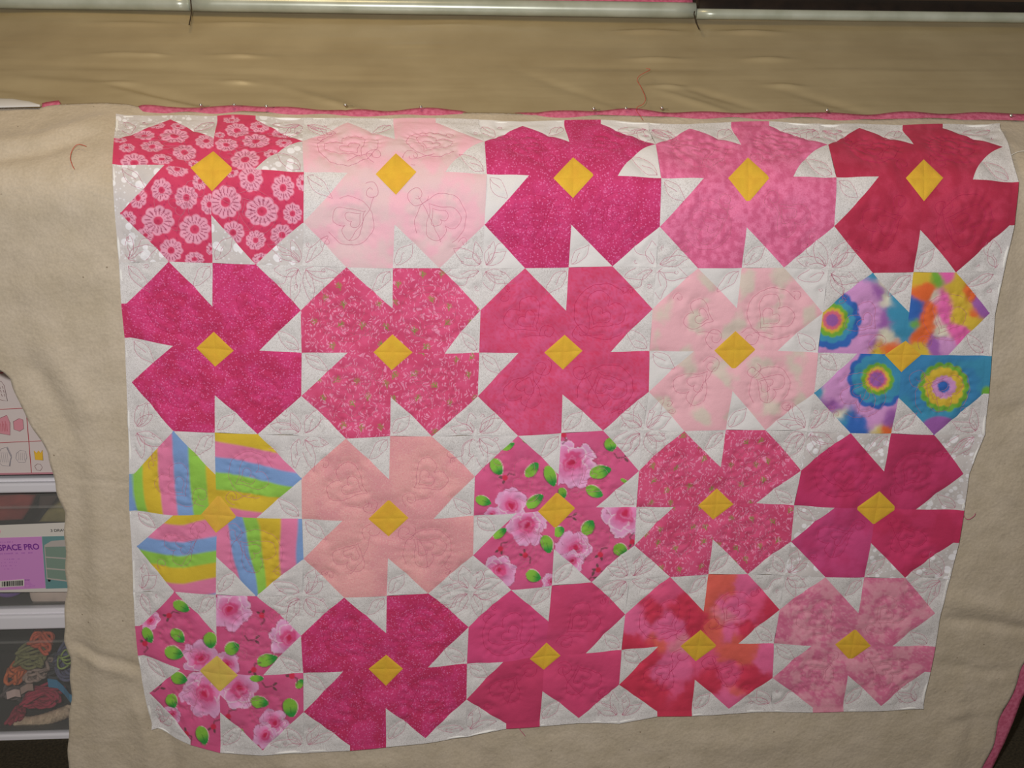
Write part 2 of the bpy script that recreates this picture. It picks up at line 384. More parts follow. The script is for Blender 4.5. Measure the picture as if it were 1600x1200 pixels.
# ------------------------------------------------------------------ quilt: lattice of the pieced blocks, in the hanging cloth's own frame
#   T1 T2 T3 | R1 R2 R3 | B1 B2 B3 | L1 L2 L3 | I1 I2 I3 I4 | M | diamond L T R B
BL = {
(0,0): "268,196 341,196 401,197 468,230 476,273 474,347 264,405 333,407.5 401,408.5 189,226 187,264 191.5,332 336,225 400,271 332.5,334.6 259.5,265 333,271 299,266 334.6,242 366,269 333,300",
(0,1): "544,201 615,201 681,202 756,230 760,277 757,349 541,414 614.6,417 685,416 479,230 476,274 477,344 617.7,227 696,275 617,349 544,275 619,275 587.5,276 619,246 651,273 619,305",
(0,2): "816,206 881,202 938,202 1022,233.5 1031.5,281.6 1029,351 819.7,416 888,416 957.8,411.6 758,233 761,278 756.7,349 889,230 964,280 891.7,349 826,280 895.6,281.6 864,282 895,251 927.5,277 894.5,310",
(0,3): "1076,210 1140.7,206 1199.6,206 1291.7,235 1304,282 1300.4,351 1088.4,417 1157,416 1223.4,415 1024,234 1032,282.7 1029.5,354 1156,235 1236.4,282 1164,353 1097.8,283 1168,282.7 1136,282 1167,252 1200.7,281.6 1166.4,317.3",
(0,4): "1340.7,207 1407.8,210 1469.6,210 1562.8,239.3 1578.5,288.7 1572,350 1360.6,423 1423.7,422.4 1488,420 1291.3,234.6 1303.8,281.6 1300,351.6 1424,235 1515,286 1433.4,356.8 1369.3,281.6 1440.8,283.8 1412,282.7 1440.3,256 1470,282.7 1440,314.7",
(1,0): "268.7,407 334.5,410 402.5,413 471,481 472.5,549 472,612.5 277,666 337,671.7 402.5,673 201,471 206,524.5 208.7,593.7 334.5,476 407.5,543.7 338,613.7 273,537 338,542 308.7,541 336,515.5 367,545 338,570",
(1,1): "543.7,416 614,417 688.7,417 750.7,479 748.7,548 745.7,616 538.7,678 610,678 677.5,677 472,483 473,547 472.5,617 614,479 695,548.7 611,617.5 544.5,547.5 613.7,548 584,548 613.7,520 645,548 612.5,576",
(1,2): "820,417 888,415.7 953.7,415.7 1017.5,480 1013,547 1010,611 808,675.5 876.7,673.7 943,668.7 750.5,483.7 748.7,547.5 747,613.7 883.7,483 953,547 878,612.5 809.5,548 880,548 850,548.7 881.7,521 909.5,546 879,575",
(1,3): "1088.7,416 1157.5,417 1221,416 1282,487 1275,548 1268.7,611 1065.5,667.5 1133,667.5 1196,666 1018,479.5 1013.7,544.5 1014.5,607 1149,478.7 1212.5,544.5 1142,607 1082,545.5 1146,545 1114.5,545.5 1147.5,515 1178.7,543.7 1144.5,575.5",
(1,4): "1360,424.5 1424,422.5 1488.7,424.5 1540.7,485.7 1536,552.5 1532,611 1324.5,670.5 1389,673 1455,673.7 1283.7,485.7 1276,548.7 1268.7,608.7 1416.7,485 1477,551 1400,617.5 1336,549 1407.5,552.5 1380,552 1412.5,530 1436,552 1405.5,578.7",
(2,0): "271,672 338,672.5 406,676 472,745 473,808 473.7,871 272.5,918 338,924.5 403.7,927 213,736 213,793.7 217,848.7 339,737 402.5,805 340,865 273,800.5 341,801 316,800 343.7,768.7 371,803.7 339,829",
(2,1): "544.5,684.5 610,678.7 672.5,678 741,739.5 740,802.5 738,862.5 537.5,928 604.5,927 666,922.5 473,743.7 472.5,808 477,867.5 608.7,745 677.5,806 606.7,868 536,809.5 607,807.5 576,808 608,777.5 638.7,806 607.5,835.5",
(2,2): "809.8,677.5 876.3,673.3 939.3,669.8 996.4,732.8 992.4,788.8 988.2,848.3 798,916.4 861,910 923,903 742.9,739.8 740.3,800.4 740.3,862.7 872,737.5 930,788 864.6,853 806.8,797.4 868,794 840,795.8 869.8,766 898.4,791 867,822.6",
(2,3): "1069,672.3 1131.4,668.4 1189.8,668.8 1248.3,731 1237.5,786.5 1231.6,841.7 1045.2,894.3 1105,893 1166,892 997,731.2 993.2,788 991,846 1123.8,725.8 1179,781.7 1111.2,837.3 1050.6,787 1117.3,784.7 1089,786 1118.4,760 1144.4,784.7 1112.3,808",
(2,4): "1326.5,674 1389.3,673.6 1455.2,676.5 1501.3,736.2 1494,793.3 1486,843.5 1287,896.3 1347.7,897.5 1412,898 1248.7,730.5 1239.2,785.7 1234.7,841.7 1377.6,732 1427,791.3 1358,844.6 1301,789 1367.5,791.3 1334.9,791.3 1371.5,764.3 1399,791.3 1363,817",
(3,0): "278,920.5 339.5,925.4 400,927 467.8,989 474.4,1048 473.9,1107.9 300,1150 346,1163 412,1166.6 222,972.5 226,1019.7 236.3,1077.7 340.2,987 412.7,1050 345.8,1107.9 284,1040 343.8,1050 313,1044 340.2,1020.9 372.8,1051.6 344.6,1077.7",
(3,1): "539.8,930.3 605,927.5 672.8,923.3 732.2,975.8 729.2,1034 728.7,1087.8 548,1158 604,1153 665,1146.8 475,988.6 475,1047.4 477.3,1106 604,984.4 668.8,1038 603.5,1100 536.8,1044 603.3,1041 576.4,1041 604,1019 630,1040.7 603.5,1067.3",
(3,2): "798.9,917.5 862.4,911.2 923.5,906.3 975.5,955.5 969,1012 965,1064.5 790.6,1125 842.9,1122 903.5,1117 732.3,975.6 730,1033.7 729,1087.9 856.3,965.4 914.2,1014.2 847,1074.2 785.9,1030.2 850.9,1021 827.5,1025.9 853.5,1000 875.2,1020 849,1042.4",
(3,3): "1044.4,896.7 1105.2,893 1166,893 1216,948.8 1206.7,1001.3 1204.2,1054.6 1025,1106 1079.2,1106 1136.5,1101.9 975.4,955 970.2,1009.6 966.3,1063.3 1097.3,950.4 1151.7,1000.8 1083.8,1057 1026.7,1005.4 1089.6,1006 1061.9,1006 1093.3,980.6 1118.8,1006 1085.8,1030",
(3,4): "1286.3,897.7 1348.8,899.2 1410.8,900.2 1457.7,954 1449.5,1005.6 1441.5,1044.6 1267,1100 1315,1099 1373.3,1097.7 1215.4,947.7 1206.7,1001.3 1205,1054 1338,953 1391,1004.6 1321.7,1049.8 1265.4,1004 1330,1004 1302.5,1003 1334,979 1358.3,1005.4 1325.8,1028",
}
BL = {k: np.array([[float(c) for c in p.split(',')] for p in s.split()]) for k, s in BL.items()}
LS = np.zeros((17, 21, 2)); LC = np.zeros((17, 21))
def put(j, i, p): LS[j, i] += p; LC[j, i] += 1
for (r, c), p in BL.items():
    j, i = r*4, c*4
    for k, (jj, ii) in enumerate([(0,1),(0,2),(0,3),(1,4),(2,4),(3,4),(4,1),(4,2),(4,3),(1,0),(2,0),(3,0),(1,2),(2,3),(3,2),(2,1),(2,2)]):
        put(j+jj, i+ii, p[k])
for j, i, x, y in [(0,0,192,196),(0,20,1550,209),(16,0,247,1128),(16,20,1431,1095),(4,0,197,408),(8,0,211,668),(12,0,219,920),(4,20,1555,421),(8,20,1526,675),(12,20,1472,900),
                   (0,4,476,200),(0,8,748,204),(0,12,1012,207),(0,16,1278,208),(16,4,476,1163),(16,8,729,1139),(16,12,966,1117),(16,16,1204,1100)]:
    put(j, i, (x, y))
LAT = LS/np.maximum(LC, 1)[..., None]
for j in (4, 8, 12):
    for i in (4, 8, 12, 16):
        LAT[j, i, 0] = (LAT[j-1, i, 0]+LAT[j+1, i, 0])/2; LAT[j, i, 1] = (LAT[j, i-1, 1]+LAT[j, i+1, 1])/2; LC[j, i] = 1
for j in range(1, 16, 2):
    for i in range(1, 20, 2):
        LAT[j, i] = (LAT[j-1, i]+LAT[j+1, i]+LAT[j, i-1]+LAT[j, i+1])/2 - (LAT[j-1, i-1]+LAT[j-1, i+1]+LAT[j+1, i-1]+LAT[j+1, i+1])/4
ALW = {'l': 8.0, 'r': 8.5, 't': 6.0, 'b': 7.5}
def qmap(U, Vv):
    """quilt coordinates in quarter-block units -> the lattice"""
    U = np.asarray(U, float); Vv = np.asarray(Vv, float)
    Uc = np.clip(U, 0, 20); Vc = np.clip(Vv, 0, 16)
    i = np.minimum(Uc.astype(int), 19); j = np.minimum(Vc.astype(int), 15)
    fu = (Uc-i)[..., None]; fv = (Vc-j)[..., None]
    fv = np.where((j == 1)[..., None], .4*fv+.6*fv*fv, fv)
    p = (LAT[j, i]*(1-fu)+LAT[j, i+1]*fu)*(1-fv)+(LAT[j+1, i]*(1-fu)+LAT[j+1, i+1]*fu)*fv
    e = .125
    p = p + np.stack([-np.clip(-U, 0, e)/e*ALW['l']+np.clip(U-20, 0, e)/e*ALW['r'], -np.clip(-Vv, 0, e)/e*ALW['t']+np.clip(Vv-16, 0, e)/e*ALW['b']], -1)
    return p

# patch of each point of a block (block coordinates 0..1): 0-3 petals TL TR BR BL, 4-7 corner pieces, 8-11 side pieces
def classify(u, v):
    u = np.clip(u, 0, 1); v = np.clip(v, 0, 1)
    out = np.zeros(np.shape(u), int)
    a, b = u.copy(), v.copy(); q = np.zeros(np.shape(u), int)
    right, low = u > .5, v > .5
    q = np.where(right & ~low, 1, np.where(right & low, 2, np.where(~right & low, 3, 0)))
    # rotate every quadrant onto the top left one
    au = np.select([q == 0, q == 1, q == 2, q == 3], [u, v, 1-u, 1-v])
    av = np.select([q == 0, q == 1, q == 2, q == 3], [v, 1-u, 1-v, u])
    out = np.where(au+av < .25, 4+q, np.where(au-av > .25, 8+q, q))
    return out

# ------------------------------------------------------------------ quilting lines of a block (block coordinates)
def rot(P, a, c): 
    ca, sa = math.cos(a), math.sin(a); P = np.asarray(P)
    return np.stack([c[0]+P[:, 0]*ca-P[:, 1]*sa, c[1]+P[:, 0]*sa+P[:, 1]*ca], 1)
def heart(c, s, a, n=46):
    t = np.linspace(0, 2*PI, n); return rot(np.stack([16*np.sin(t)**3, -(13*np.cos(t)-5*np.cos(2*t)-2*np.cos(3*t)-np.cos(4*t))], 1)*s/17, a, c)
def leaf(c, l, wd, a, n=16):
    t = np.linspace(0, 1, n); wv = wd*np.sin(PI*t**.8)
    up = np.stack([l*t, wv], 1); dn = np.stack([l*t, -wv], 1)[::-1]
    return [rot(np.concatenate([up, dn]), a, c), rot(np.stack([l*t[:9], .008*np.sin(t[:9]*9)], 1), a, c)]
def curl(c, r, a, turns=1.3, n=26):
    t = np.linspace(0, 1, n); rr = r*(1-.75*t); return rot(np.stack([rr*np.cos(2*PI*turns*t), rr*np.sin(2*PI*turns*t)], 1), a, c)
PET = [(.26, .28), (.72, .26), (.74, .72), (.28, .74)]
def quilting(seed):
    R = random.Random(seed); L = []
    for q, c in enumerate(PET):
        a = [-.7, .8, 2.3, -2.4][q]+R.uniform(-.5, .5)
        c = (c[0]+R.uniform(-.02, .02), c[1]+R.uniform(-.02, .02)); s = R.uniform(.10, .135)
        kind = R.random()
        L.append(heart(c, s, a))
        d = np.array([-math.sin(a), math.cos(a)])*s*.25
        L.append(heart((c[0]+d[0], c[1]+d[1]), s*.48, a))
        if kind < .5:
            t = np.linspace(.2, PI*1.55, 30); L.append(rot(np.stack([s*1.28*np.cos(t), s*1.2*np.sin(t)], 1), a, c))
        cc = (.5+(c[0]-.5)*.46, .5+(c[1]-.5)*.46)
        L.append(curl((cc[0]+R.uniform(-.03, .03), cc[1]+R.uniform(-.03, .03)), R.uniform(.045, .07), R.uniform(0, 6)))
        o = (.5+(c[0]-.5)*1.55, .5+(c[1]-.5)*1.5)
        L.append(curl((o[0], o[1]), R.uniform(.025, .04), R.uniform(0, 6), 1.0))
        t = np.linspace(0, 1, 30)[:, None]; p0 = np.array(c)+[0, s]; p1 = np.array(cc)
        mid = (p0+p1)/2+np.array([R.uniform(-.08, .08), R.uniform(-.08, .08)])
        L.append((1-t)**2*p0+2*t*(1-t)*mid+t*t*p1)
    cor = [((.02, .02), (.35, 1.2)), ((.98, .02), (PI-.35, PI-1.2)), ((.98, .98), (PI+.35, PI+1.2)), ((.02, .98), (-.35, -1.2))]
    for c, angs in cor:
        for a in angs:
            if R.random() < .82: L += leaf(c, R.uniform(.12, .21), R.uniform(.026, .045), a+R.uniform(-.3, .3))
        if R.random() < .6:
            a = (angs[0]+angs[1])/2+R.uniform(-.2, .2); t = np.linspace(0, 1, 24); L.append(rot(np.stack([.17*t, .03*np.sin(t*7)*t], 1), a, c)); L.append(curl((c[0]+.17*math.cos(a), c[1]+.17*math.sin(a)), .022, a, 1.4, 18))
    side = [((.485, .02), PI*.72), ((.98, .485), PI*1.22), ((.515, .98), -PI*.28), ((.02, .515), PI*.22)]
    for c, a in side:
        L += leaf(c, R.uniform(.14, .18), R.uniform(.030, .042), a+R.uniform(-.08, .08))
    for k in range(4):
        c = [(.12, .03), (.97, .12), (.88, .97), (.03, .88)][k]; L.append(curl(c, R.uniform(.012, .02), R.uniform(0, 6), 1.1, 14))
    return L

# ------------------------------------------------------------------ prints (own colours of the cloth, drawn in the cloth's frame)
def C(*a):
    v = np.array(lin(a, K)); return v*.90+v.mean()*.10
def base(px, c1, c2, f): return c1[None]*(1-f[:, None])+c2[None]*f[:, None]
def over(col, c, f): return col*(1-f[:, None])+np.asarray(c)[None]*f[:, None] if np.ndim(c) == 1 else col*(1-f[:, None])+c*f[:, None]
def sst(x, a, b): t = np.clip((x-a)/(b-a), 0, 1); return t*t*(3-2*t)
DAISY_O = (170, 170, 4.8)
DAISY = {0: [(275,240,80,36),(500,240,108,48),(335,320,86,42),(575,355,88,58),(205,440,104,62),(410,415,80,38),(740,285,84,48),(150,340,60,32),(370,170,62,26),(530,175,54,24),(100,285,50,20),(640,430,40,26)],
 1: [(970,205,88,45),(890,305,85,44),(1110,280,104,50),(1140,180,74,36),(1030,415,110,76),(1290,225,64,32),(1320,300,62,30),(1230,375,64,34),(930,135,64,24),(840,240,40,20),(1075,540,88,70)],
 3: [(525,480,80,50),(408,618,76,76),(590,668,86,84),(235,670,66,74),(765,715,64,74),(383,832,120,110),(655,895,120,110),(160,820,64,62),(480,1050,90,88),(285,940,60,60),(655,1115,72,56),(775,1040,36,44),(690,555,56,62),(150,960,40,40)],
 2: [(885,700,120,116),(1075,540,90,92),(1315,605,86,86),(1155,765,126,110),(1385,780,72,76),(940,920,86,86),(1110,975,74,72),(1305,940,88,84),(1460,570,46,56),(1150,1115,64,46),(935,500,50,34)]}
def p_daisy(px, py, q, n):
    x = (px-DAISY_O[0])*4.8; y = (py-DAISY_O[1])*4.8
    col = base(px, C(208, 54, 98), C(196, 38, 84), n)
    for k, (cx, cy, rx, ry) in enumerate(DAISY[q]):
        dx = (x-cx)/rx; dy = (y-cy)/ry; r = np.hypot(dx, dy); a = np.arctan2(dy, dx)+k
        big = rx > 98; npet = 8 if k % 2 else 9
        rim = .86+.15*np.abs(np.sin(a*npet/2))
        f = sst(r, .27, .33)*(1-sst(r, rim-.04, rim+.04))
        col = over(col, C(224, 152, 178), f*.95)
        ray = (np.cos(a*npet*2) > .62)*sst(r, .36, .44)*(1-sst(r, .78, .88))
        col = over(col, C(150, 40, 80), ray*.85)
        col = over(col, C(176, 26, 72), (1-sst(r, .05, .16))*.6)
        dot = sst(np.cos(a*npet+1.2), .9, 1)*sst(r, 1.02, 1.07)*(1-sst(r, 1.14, 1.2)); col = over(col, C(160, 26, 84), dot*.7)
    return col
def blobs(x, y, seeds, warp, seed, soft=26):
    n1 = fbm(x/55, y/55, seed, 4)-.5; n2 = fbm(x/55+31, y/55+7, seed+5, 4)-.5
    xx = x+n1*warp*2; yy = y+n2*warp*2
    W = 0; S = 0
    for (cx, cy, r, c) in seeds:
        d = np.hypot(xx-cx, yy-cy)-r
        wgt = np.exp(-d/soft); W = W+wgt; S = S+wgt[:, None]*C(*c)[None]
    return S/W[:, None]
def rings(x, y, cx, cy, rs, col, lobes=12, amp=.07, seed=0):
    dx, dy = x-cx, y-cy; a = np.arctan2(dy, dx); r = np.hypot(dx, dy)
    r = r/(1+amp*np.abs(np.cos(a*lobes/2)))+ (fbm(x/26, y/26, seed, 3)-.5)*12
    out = col
    for rad, c in rs[::-1]:
        out = over(out, C(*c), 1-sst(r, rad-8, rad+5))
    return out
PU, BLU, TEA, GRN, YEL, ORA, PNK, LIL, CRM = (150,85,165),(38,98,182),(48,140,178),(110,172,50),(208,176,30),(226,98,28),(226,88,168),(200,138,196),(212,208,184)
def p_tiedye(px, py, q, n):
    x = (px-1250)*4; y = (py-390)*4
    if q == 0:
        c = blobs(x, y, [(300,560,120,LIL),(330,300,110,LIL),(420,420,60,LIL),(460,250,25,PU),(500,440,34,PU),(430,585,20,PU),(520,300,10,CRM),(540,520,22,CRM),(500,200,14,CRM),(590,400,40,TEA),(630,480,44,TEA),(580,300,20,TEA),(440,140,24,TEA),(470,630,30,YEL),(540,620,20,ORA)], 30, 1, 14)
        c = rings(x, y, 190, 430, [(38, PU), (58, (214,96,120)), (74, YEL), (100, GRN), (134, TEA), (172, BLU)], c, 12, .09, 2)
        return c
    if q == 1:
        return blobs(x, y, [(695,370,46,BLU),(640,500,60,TEA),(690,460,14,GRN),(760,240,40,ORA),(780,400,48,ORA),(730,530,44,ORA),(740,160,44,YEL),(835,170,26,GRN),(838,280,8,CRM),(850,420,8,CRM),(890,500,20,CRM),(880,290,26,PNK),(880,400,26,PNK),(940,490,24,PNK),(1000,530,30,PNK),(880,150,20,PNK),(955,260,48,YEL),(1000,400,46,YEL),(1060,440,30,YEL),(1000,180,22,YEL),(1040,250,22,ORA),(1060,390,14,ORA),(1120,350,36,PU),(900,590,36,LIL),(830,590,30,PU),(740,610,30,YEL)], 22, 5, 9)
    if q == 3:
        c = blobs(x, y, [(300,690,90,LIL),(220,850,90,LIL),(450,980,90,LIL),(300,760,60,LIL),(190,940,34,PU),(540,1040,34,PU),(430,1010,10,PU),(150,870,8,CRM),(230,1020,8,CRM),(470,1100,6,CRM),(105,870,26,TEA),(330,1080,60,BLU),(270,1060,20,TEA),(540,1115,22,ORA),(480,1110,8,YEL)], 26, 9, 12)
        return rings(x, y, 470, 795, [(44, PU), (56, (214,96,120)), (72, YEL), (96, GRN), (150, TEA), (176, BLU)], c, 12, .09, 4)
    c = blobs(x, y, [(900,860,400,TEA),(780,700,30,BLU),(620,760,60,TEA),(1150,760,30,TEA)], 30, 13, 60)
    c = over(c, C(*BLU), sst(fbm(x/200, y/200, 21, 3), .45, .65)*.35)
    c = rings(x, y, 885, 845, [(36, BLU), (70, LIL), (116, YEL), (146, GRN)], c, 14, .10, 6)
    c = over(c, C(*PU), (1-sst(np.hypot((x-855)/115, (y-1085)/62), .8, 1.05))); c = over(c, C(*GRN), (1-sst(np.hypot((x-1150)/40, (y-880)/50), .6, 1.1)))
    return c
def stripes(t, edges, cols, soft=9):
    c = np.repeat(C(*cols[0])[None], len(t), 0)
    for e, k in zip(edges, cols[1:]): c = over(c, C(*k), sst(t, e-soft, e+soft))
    return c
RB, RG, RY, RP = (116,152,204), (142,196,66), (208,178,14), (220,116,158)
def p_rainbow(px, py, q, n):
    x = (px-180)*4; y = (py-650)*4
    if q == 0: t = x-(y-400)*.10+(fbm(x/200, y/200, 4, 2)-.5)*20-8*np.sin(y/90); return stripes(t, [128, 192, 290, 385, 480, 580], [RB, RG, RY, RP, RB, RG, RY])
    if q == 1: t = y-(x-640)*(.16-.10*sst(y, 380, 560))+14*np.cos((x-700)/150); return stripes(t, [155, 250, 345, 455, 570], [RY, RP, RB, RG, RY, RP])
    if q == 3: t = y+10*np.sin(x/80)+.10*(np.abs(x-440)); return stripes(t, [655, 765, 850, 925, 1020, 1120], [RY, RP, RB, RG, RY, RP, RB])
    t = x-(y-850)*.22*(1-sst(x, 860, 1000))+6*np.sin(y/60); return stripes(t, [745, 850, 930, 1035, 1140], [RP, RB, RG, RY, RP, RB])
def p_rose(px, py, q, n, S):
    x = (px-S['o'][0])*S['s']; y = (py-S['o'][1])*S['s']
    col = base(px, C(214, 86, 138), C(206, 70, 124), n)
    def leafp(cx, cy, l, wd, ang):
        nonlocal col
        a = math.radians(ang); dx, dy = x-cx, y-cy; u = (dx*math.cos(a)+dy*math.sin(a))/l; v = (-dx*math.sin(a)+dy*math.cos(a))/wd
        r = np.abs(v)/(np.clip(1-u*u, 0, 1)**.6*(1-.18*u)+1e-6); r = np.where(np.abs(u) > 1, 9, r)
        col = over(col, C(70, 50, 60), (1-sst(r, 1.02, 1.18))*(v > 0)*.7); col = over(col, C(226, 214, 200), (1-sst(r, 1.0, 1.12))*(v < .2)*.8)
        g = C(128, 186, 52)[None]*(1-sst(u, -.2, .7)[:, None])+C(44, 148, 60)[None]*sst(u, -.2, .7)[:, None]
        col = over(col, g, 1-sst(r, .88, 1.0)); col = over(col, C(50, 90, 40), (1-sst(np.abs(v), .03, .09))*(np.abs(u-.25) < .35)*.5)
    def rosep(cx, cy, R, k):
        nonlocal col
        wx = (fbm(x/38, y/38, 40+k, 3)-.5)*R*.30; wy = (fbm(x/38+9, y/38+4, 50+k, 3)-.5)*R*.30
        X, Y_ = x+wx, y+wy; Rr = random.Random(k*13+5); a0 = Rr.uniform(0, 6)
        tone = fbm(x/30, y/30, 60+k, 3)[:, None]
        for ring, (nn_, dist, rad) in enumerate([(6, .60, .46), (5, .40, .40)]):
            for j in range(nn_):
                a = a0+ring*.5+j*2*PI/nn_+Rr.uniform(-.15, .15); rr_ = rad*R*Rr.uniform(.88, 1.08)
                d = np.hypot(X-cx-dist*R*math.cos(a), (Y_-cy-dist*R*math.sin(a)))/rr_
                rc = np.hypot(X-cx, Y_-cy)/R
                body = C(222, 112, 170)[None]*(1-sst(rc, .35, .95)[:, None])+C(224, 158, 204)[None]*sst(rc, .35, .95)[:, None]
                body = body*(.86+.28*tone)
                if ring == 0: col = over(col, C(140, 50, 80), (1-sst(d, 1.02, 1.08))*.55*(Rr.random() < .7))
                col = over(col, body, 1-sst(d, .95, 1.02))
                col = over(col, C(236, 208, 220), sst(d, .78, .92)*(1-sst(d, .95, 1.02))*(.75 if ring else .4)*sst(np.sin(np.arctan2(Y_-cy, X-cx)*1.0+k), -.6, .4))
        rc = np.hypot(X-cx-.04*R, Y_-cy+.03*R)/R; a = np.arctan2(Y_-cy, X-cx)
        col = over(col, C(214, 66, 128)[None]*(.85+.3*tone), 1-sst(rc, .34, .46))
        sp = np.cos(a*1.0+rc*22+k); col = over(col, C(232, 122, 172), sst(sp, .3, .9)*(1-sst(rc, .34, .44))*sst(rc, .1, .2)*.6)
        col = over(col, C(198, 22, 80), 1-sst(rc, .10, .22))
    def budp(cx, cy, k):
        nonlocal col
        rr = np.hypot(x-cx, y-cy); th = k*1.9
        for da in (0, 1.3):
            ex, ey = cx+26*math.cos(th+da), cy+26*math.sin(th+da)
            r2 = np.hypot((x-ex)*math.cos(th+da)+(y-ey)*math.sin(th+da), 2.2*(-(x-ex)*math.sin(th+da)+(y-ey)*math.cos(th+da)))
            col = over(col, C(82, 72, 66), (1-sst(r2, 15, 20))*.85)
        d, _ = segdist(x, y, [(cx, cy), (cx-40*math.cos(th+.4), cy-36*math.sin(th+.4)), (cx-66*math.cos(th+1), cy-60*math.sin(th+1))])
        col = over(col, C(100, 66, 70), (1-sst(d, 3, 7))*.7)
        if k % 3: col = over(col, C(206, 28, 70), 1-sst(rr, 15, 21))
    for k, b in enumerate(S['rose'].get(q, [])): rosep(*b, k+q*3)
    for k, b in enumerate(S['leaf'].get(q, [])): leafp(*b)
    for k, b in enumerate(S['bud'].get(q, [])): budp(*b, k+q+1)
    return col
ROSE_A = dict(o=(720, 650), s=4.287,
  rose={1: [(735, 300, 165)], 0: [(330, 580, 108), (210, 640, 54)], 3: [(440, 720, 132), (255, 1020, 112), (600, 1095, 60)], 2: [(1085, 640, 150), (755, 870, 122), (740, 960, 76)]},
  leaf={0: [(240, 325, 62, 40, 60), (475, 345, 62, 36, -50), (598, 385, 74, 40, 70), (150, 545, 54, 34, 20), (495, 555, 66, 38, -35), (320, 185, 46, 20, -35), (430, 150, 26, 10, 40)],
        1: [(680, 500, 40, 28, 70), (930, 360, 74, 44, -15), (890, 490, 60, 38, 25), (1000, 180, 48, 44, 80), (1095, 420, 36, 12, 30)],
        3: [(262, 765, 52, 30, -35), (575, 840, 62, 42, 75), (485, 1050, 52, 40, 20)], 2: [(850, 730, 58, 42, -60), (655, 755, 40, 32, -30), (1065, 880, 52, 46, 40)]},
  bud={0: [(295, 395)], 1: [(685, 112), (1085, 265)], 3: [(265, 870), (430, 915)], 2: [(740, 660), (930, 910), (915, 1010), (870, 1058), (1140, 820)]})
ROSE_B = dict(o=(200, 900), s=4.137,
  rose={1: [(665, 200, 128), (1040, 385, 120), (640, 560, 92)], 0: [(470, 520, 116), (150, 270, 62)], 3: [(500, 745, 150), (290, 880, 60)], 2: [(720, 715, 130), (950, 930, 92), (890, 1010, 76)]},
  leaf={0: [(355, 175, 58, 36, 30), (140, 360, 56, 32, 65), (330, 370, 56, 38, 45), (540, 395, 54, 44, 80), (305, 480, 62, 42, 20)],
        1: [(680, 450, 48, 44, -20), (905, 525, 68, 38, -15)], 3: [(340, 640, 54, 40, 20), (292, 790, 48, 38, 70), (490, 1005, 62, 40, 70)],
        2: [(855, 800, 60, 40, 10), (1055, 830, 62, 50, 80), (840, 640, 46, 22, 0), (1115, 675, 34, 24, -60), (740, 985, 20, 10, 40)]},
  bud={0: [(275, 235), (120, 415)], 1: [(870, 240), (820, 395), (820, 585)], 3: [(560, 950), (385, 995), (210, 700)], 2: [(935, 690), (655, 885), (1065, 628)]})
def sprigs(col, px, py, seed, u, v):
    R = random.Random(seed)
    for gy_ in range(7):
        for gx_ in range(7):
            cu = (gx_+.5+R.uniform(-.32, .32)+(gy_ % 2)*.4)/7.2; cv = (gy_+.5+R.uniform(-.3, .3))/7
            a = R.uniform(-2.4, -.6); dx, dy = u-cu, v-cv
            near = np.hypot(dx, dy) < .05
            if not near.any(): continue
            X = dx*math.cos(a)+dy*math.sin(a); Yv = -dx*math.sin(a)+dy*math.cos(a)
            f = np.zeros_like(u)
            for (x0, y0, x1, y1) in [(-.024, 0, .022, 0), (-.010, .002, .004, .017), (.002, .002, .014, .014), (-.010, -.002, .002, -.016), (.004, -.002, .018, -.012)]:
                d, _ = segdist(X, Yv, [(x0, y0), (x1, y1)]); f = np.maximum(f, 1-sst(d, .0012, .0034))
            col = over(col, C(122, 146, 58), f*near*.95)
    return col
def mott(px, py, c1, c2, sc, seed, lo=.35, hi=.65): f = sst(fbm(px/sc, py/sc, seed, 4), lo, hi); return base(px, C(*c1), C(*c2), f)
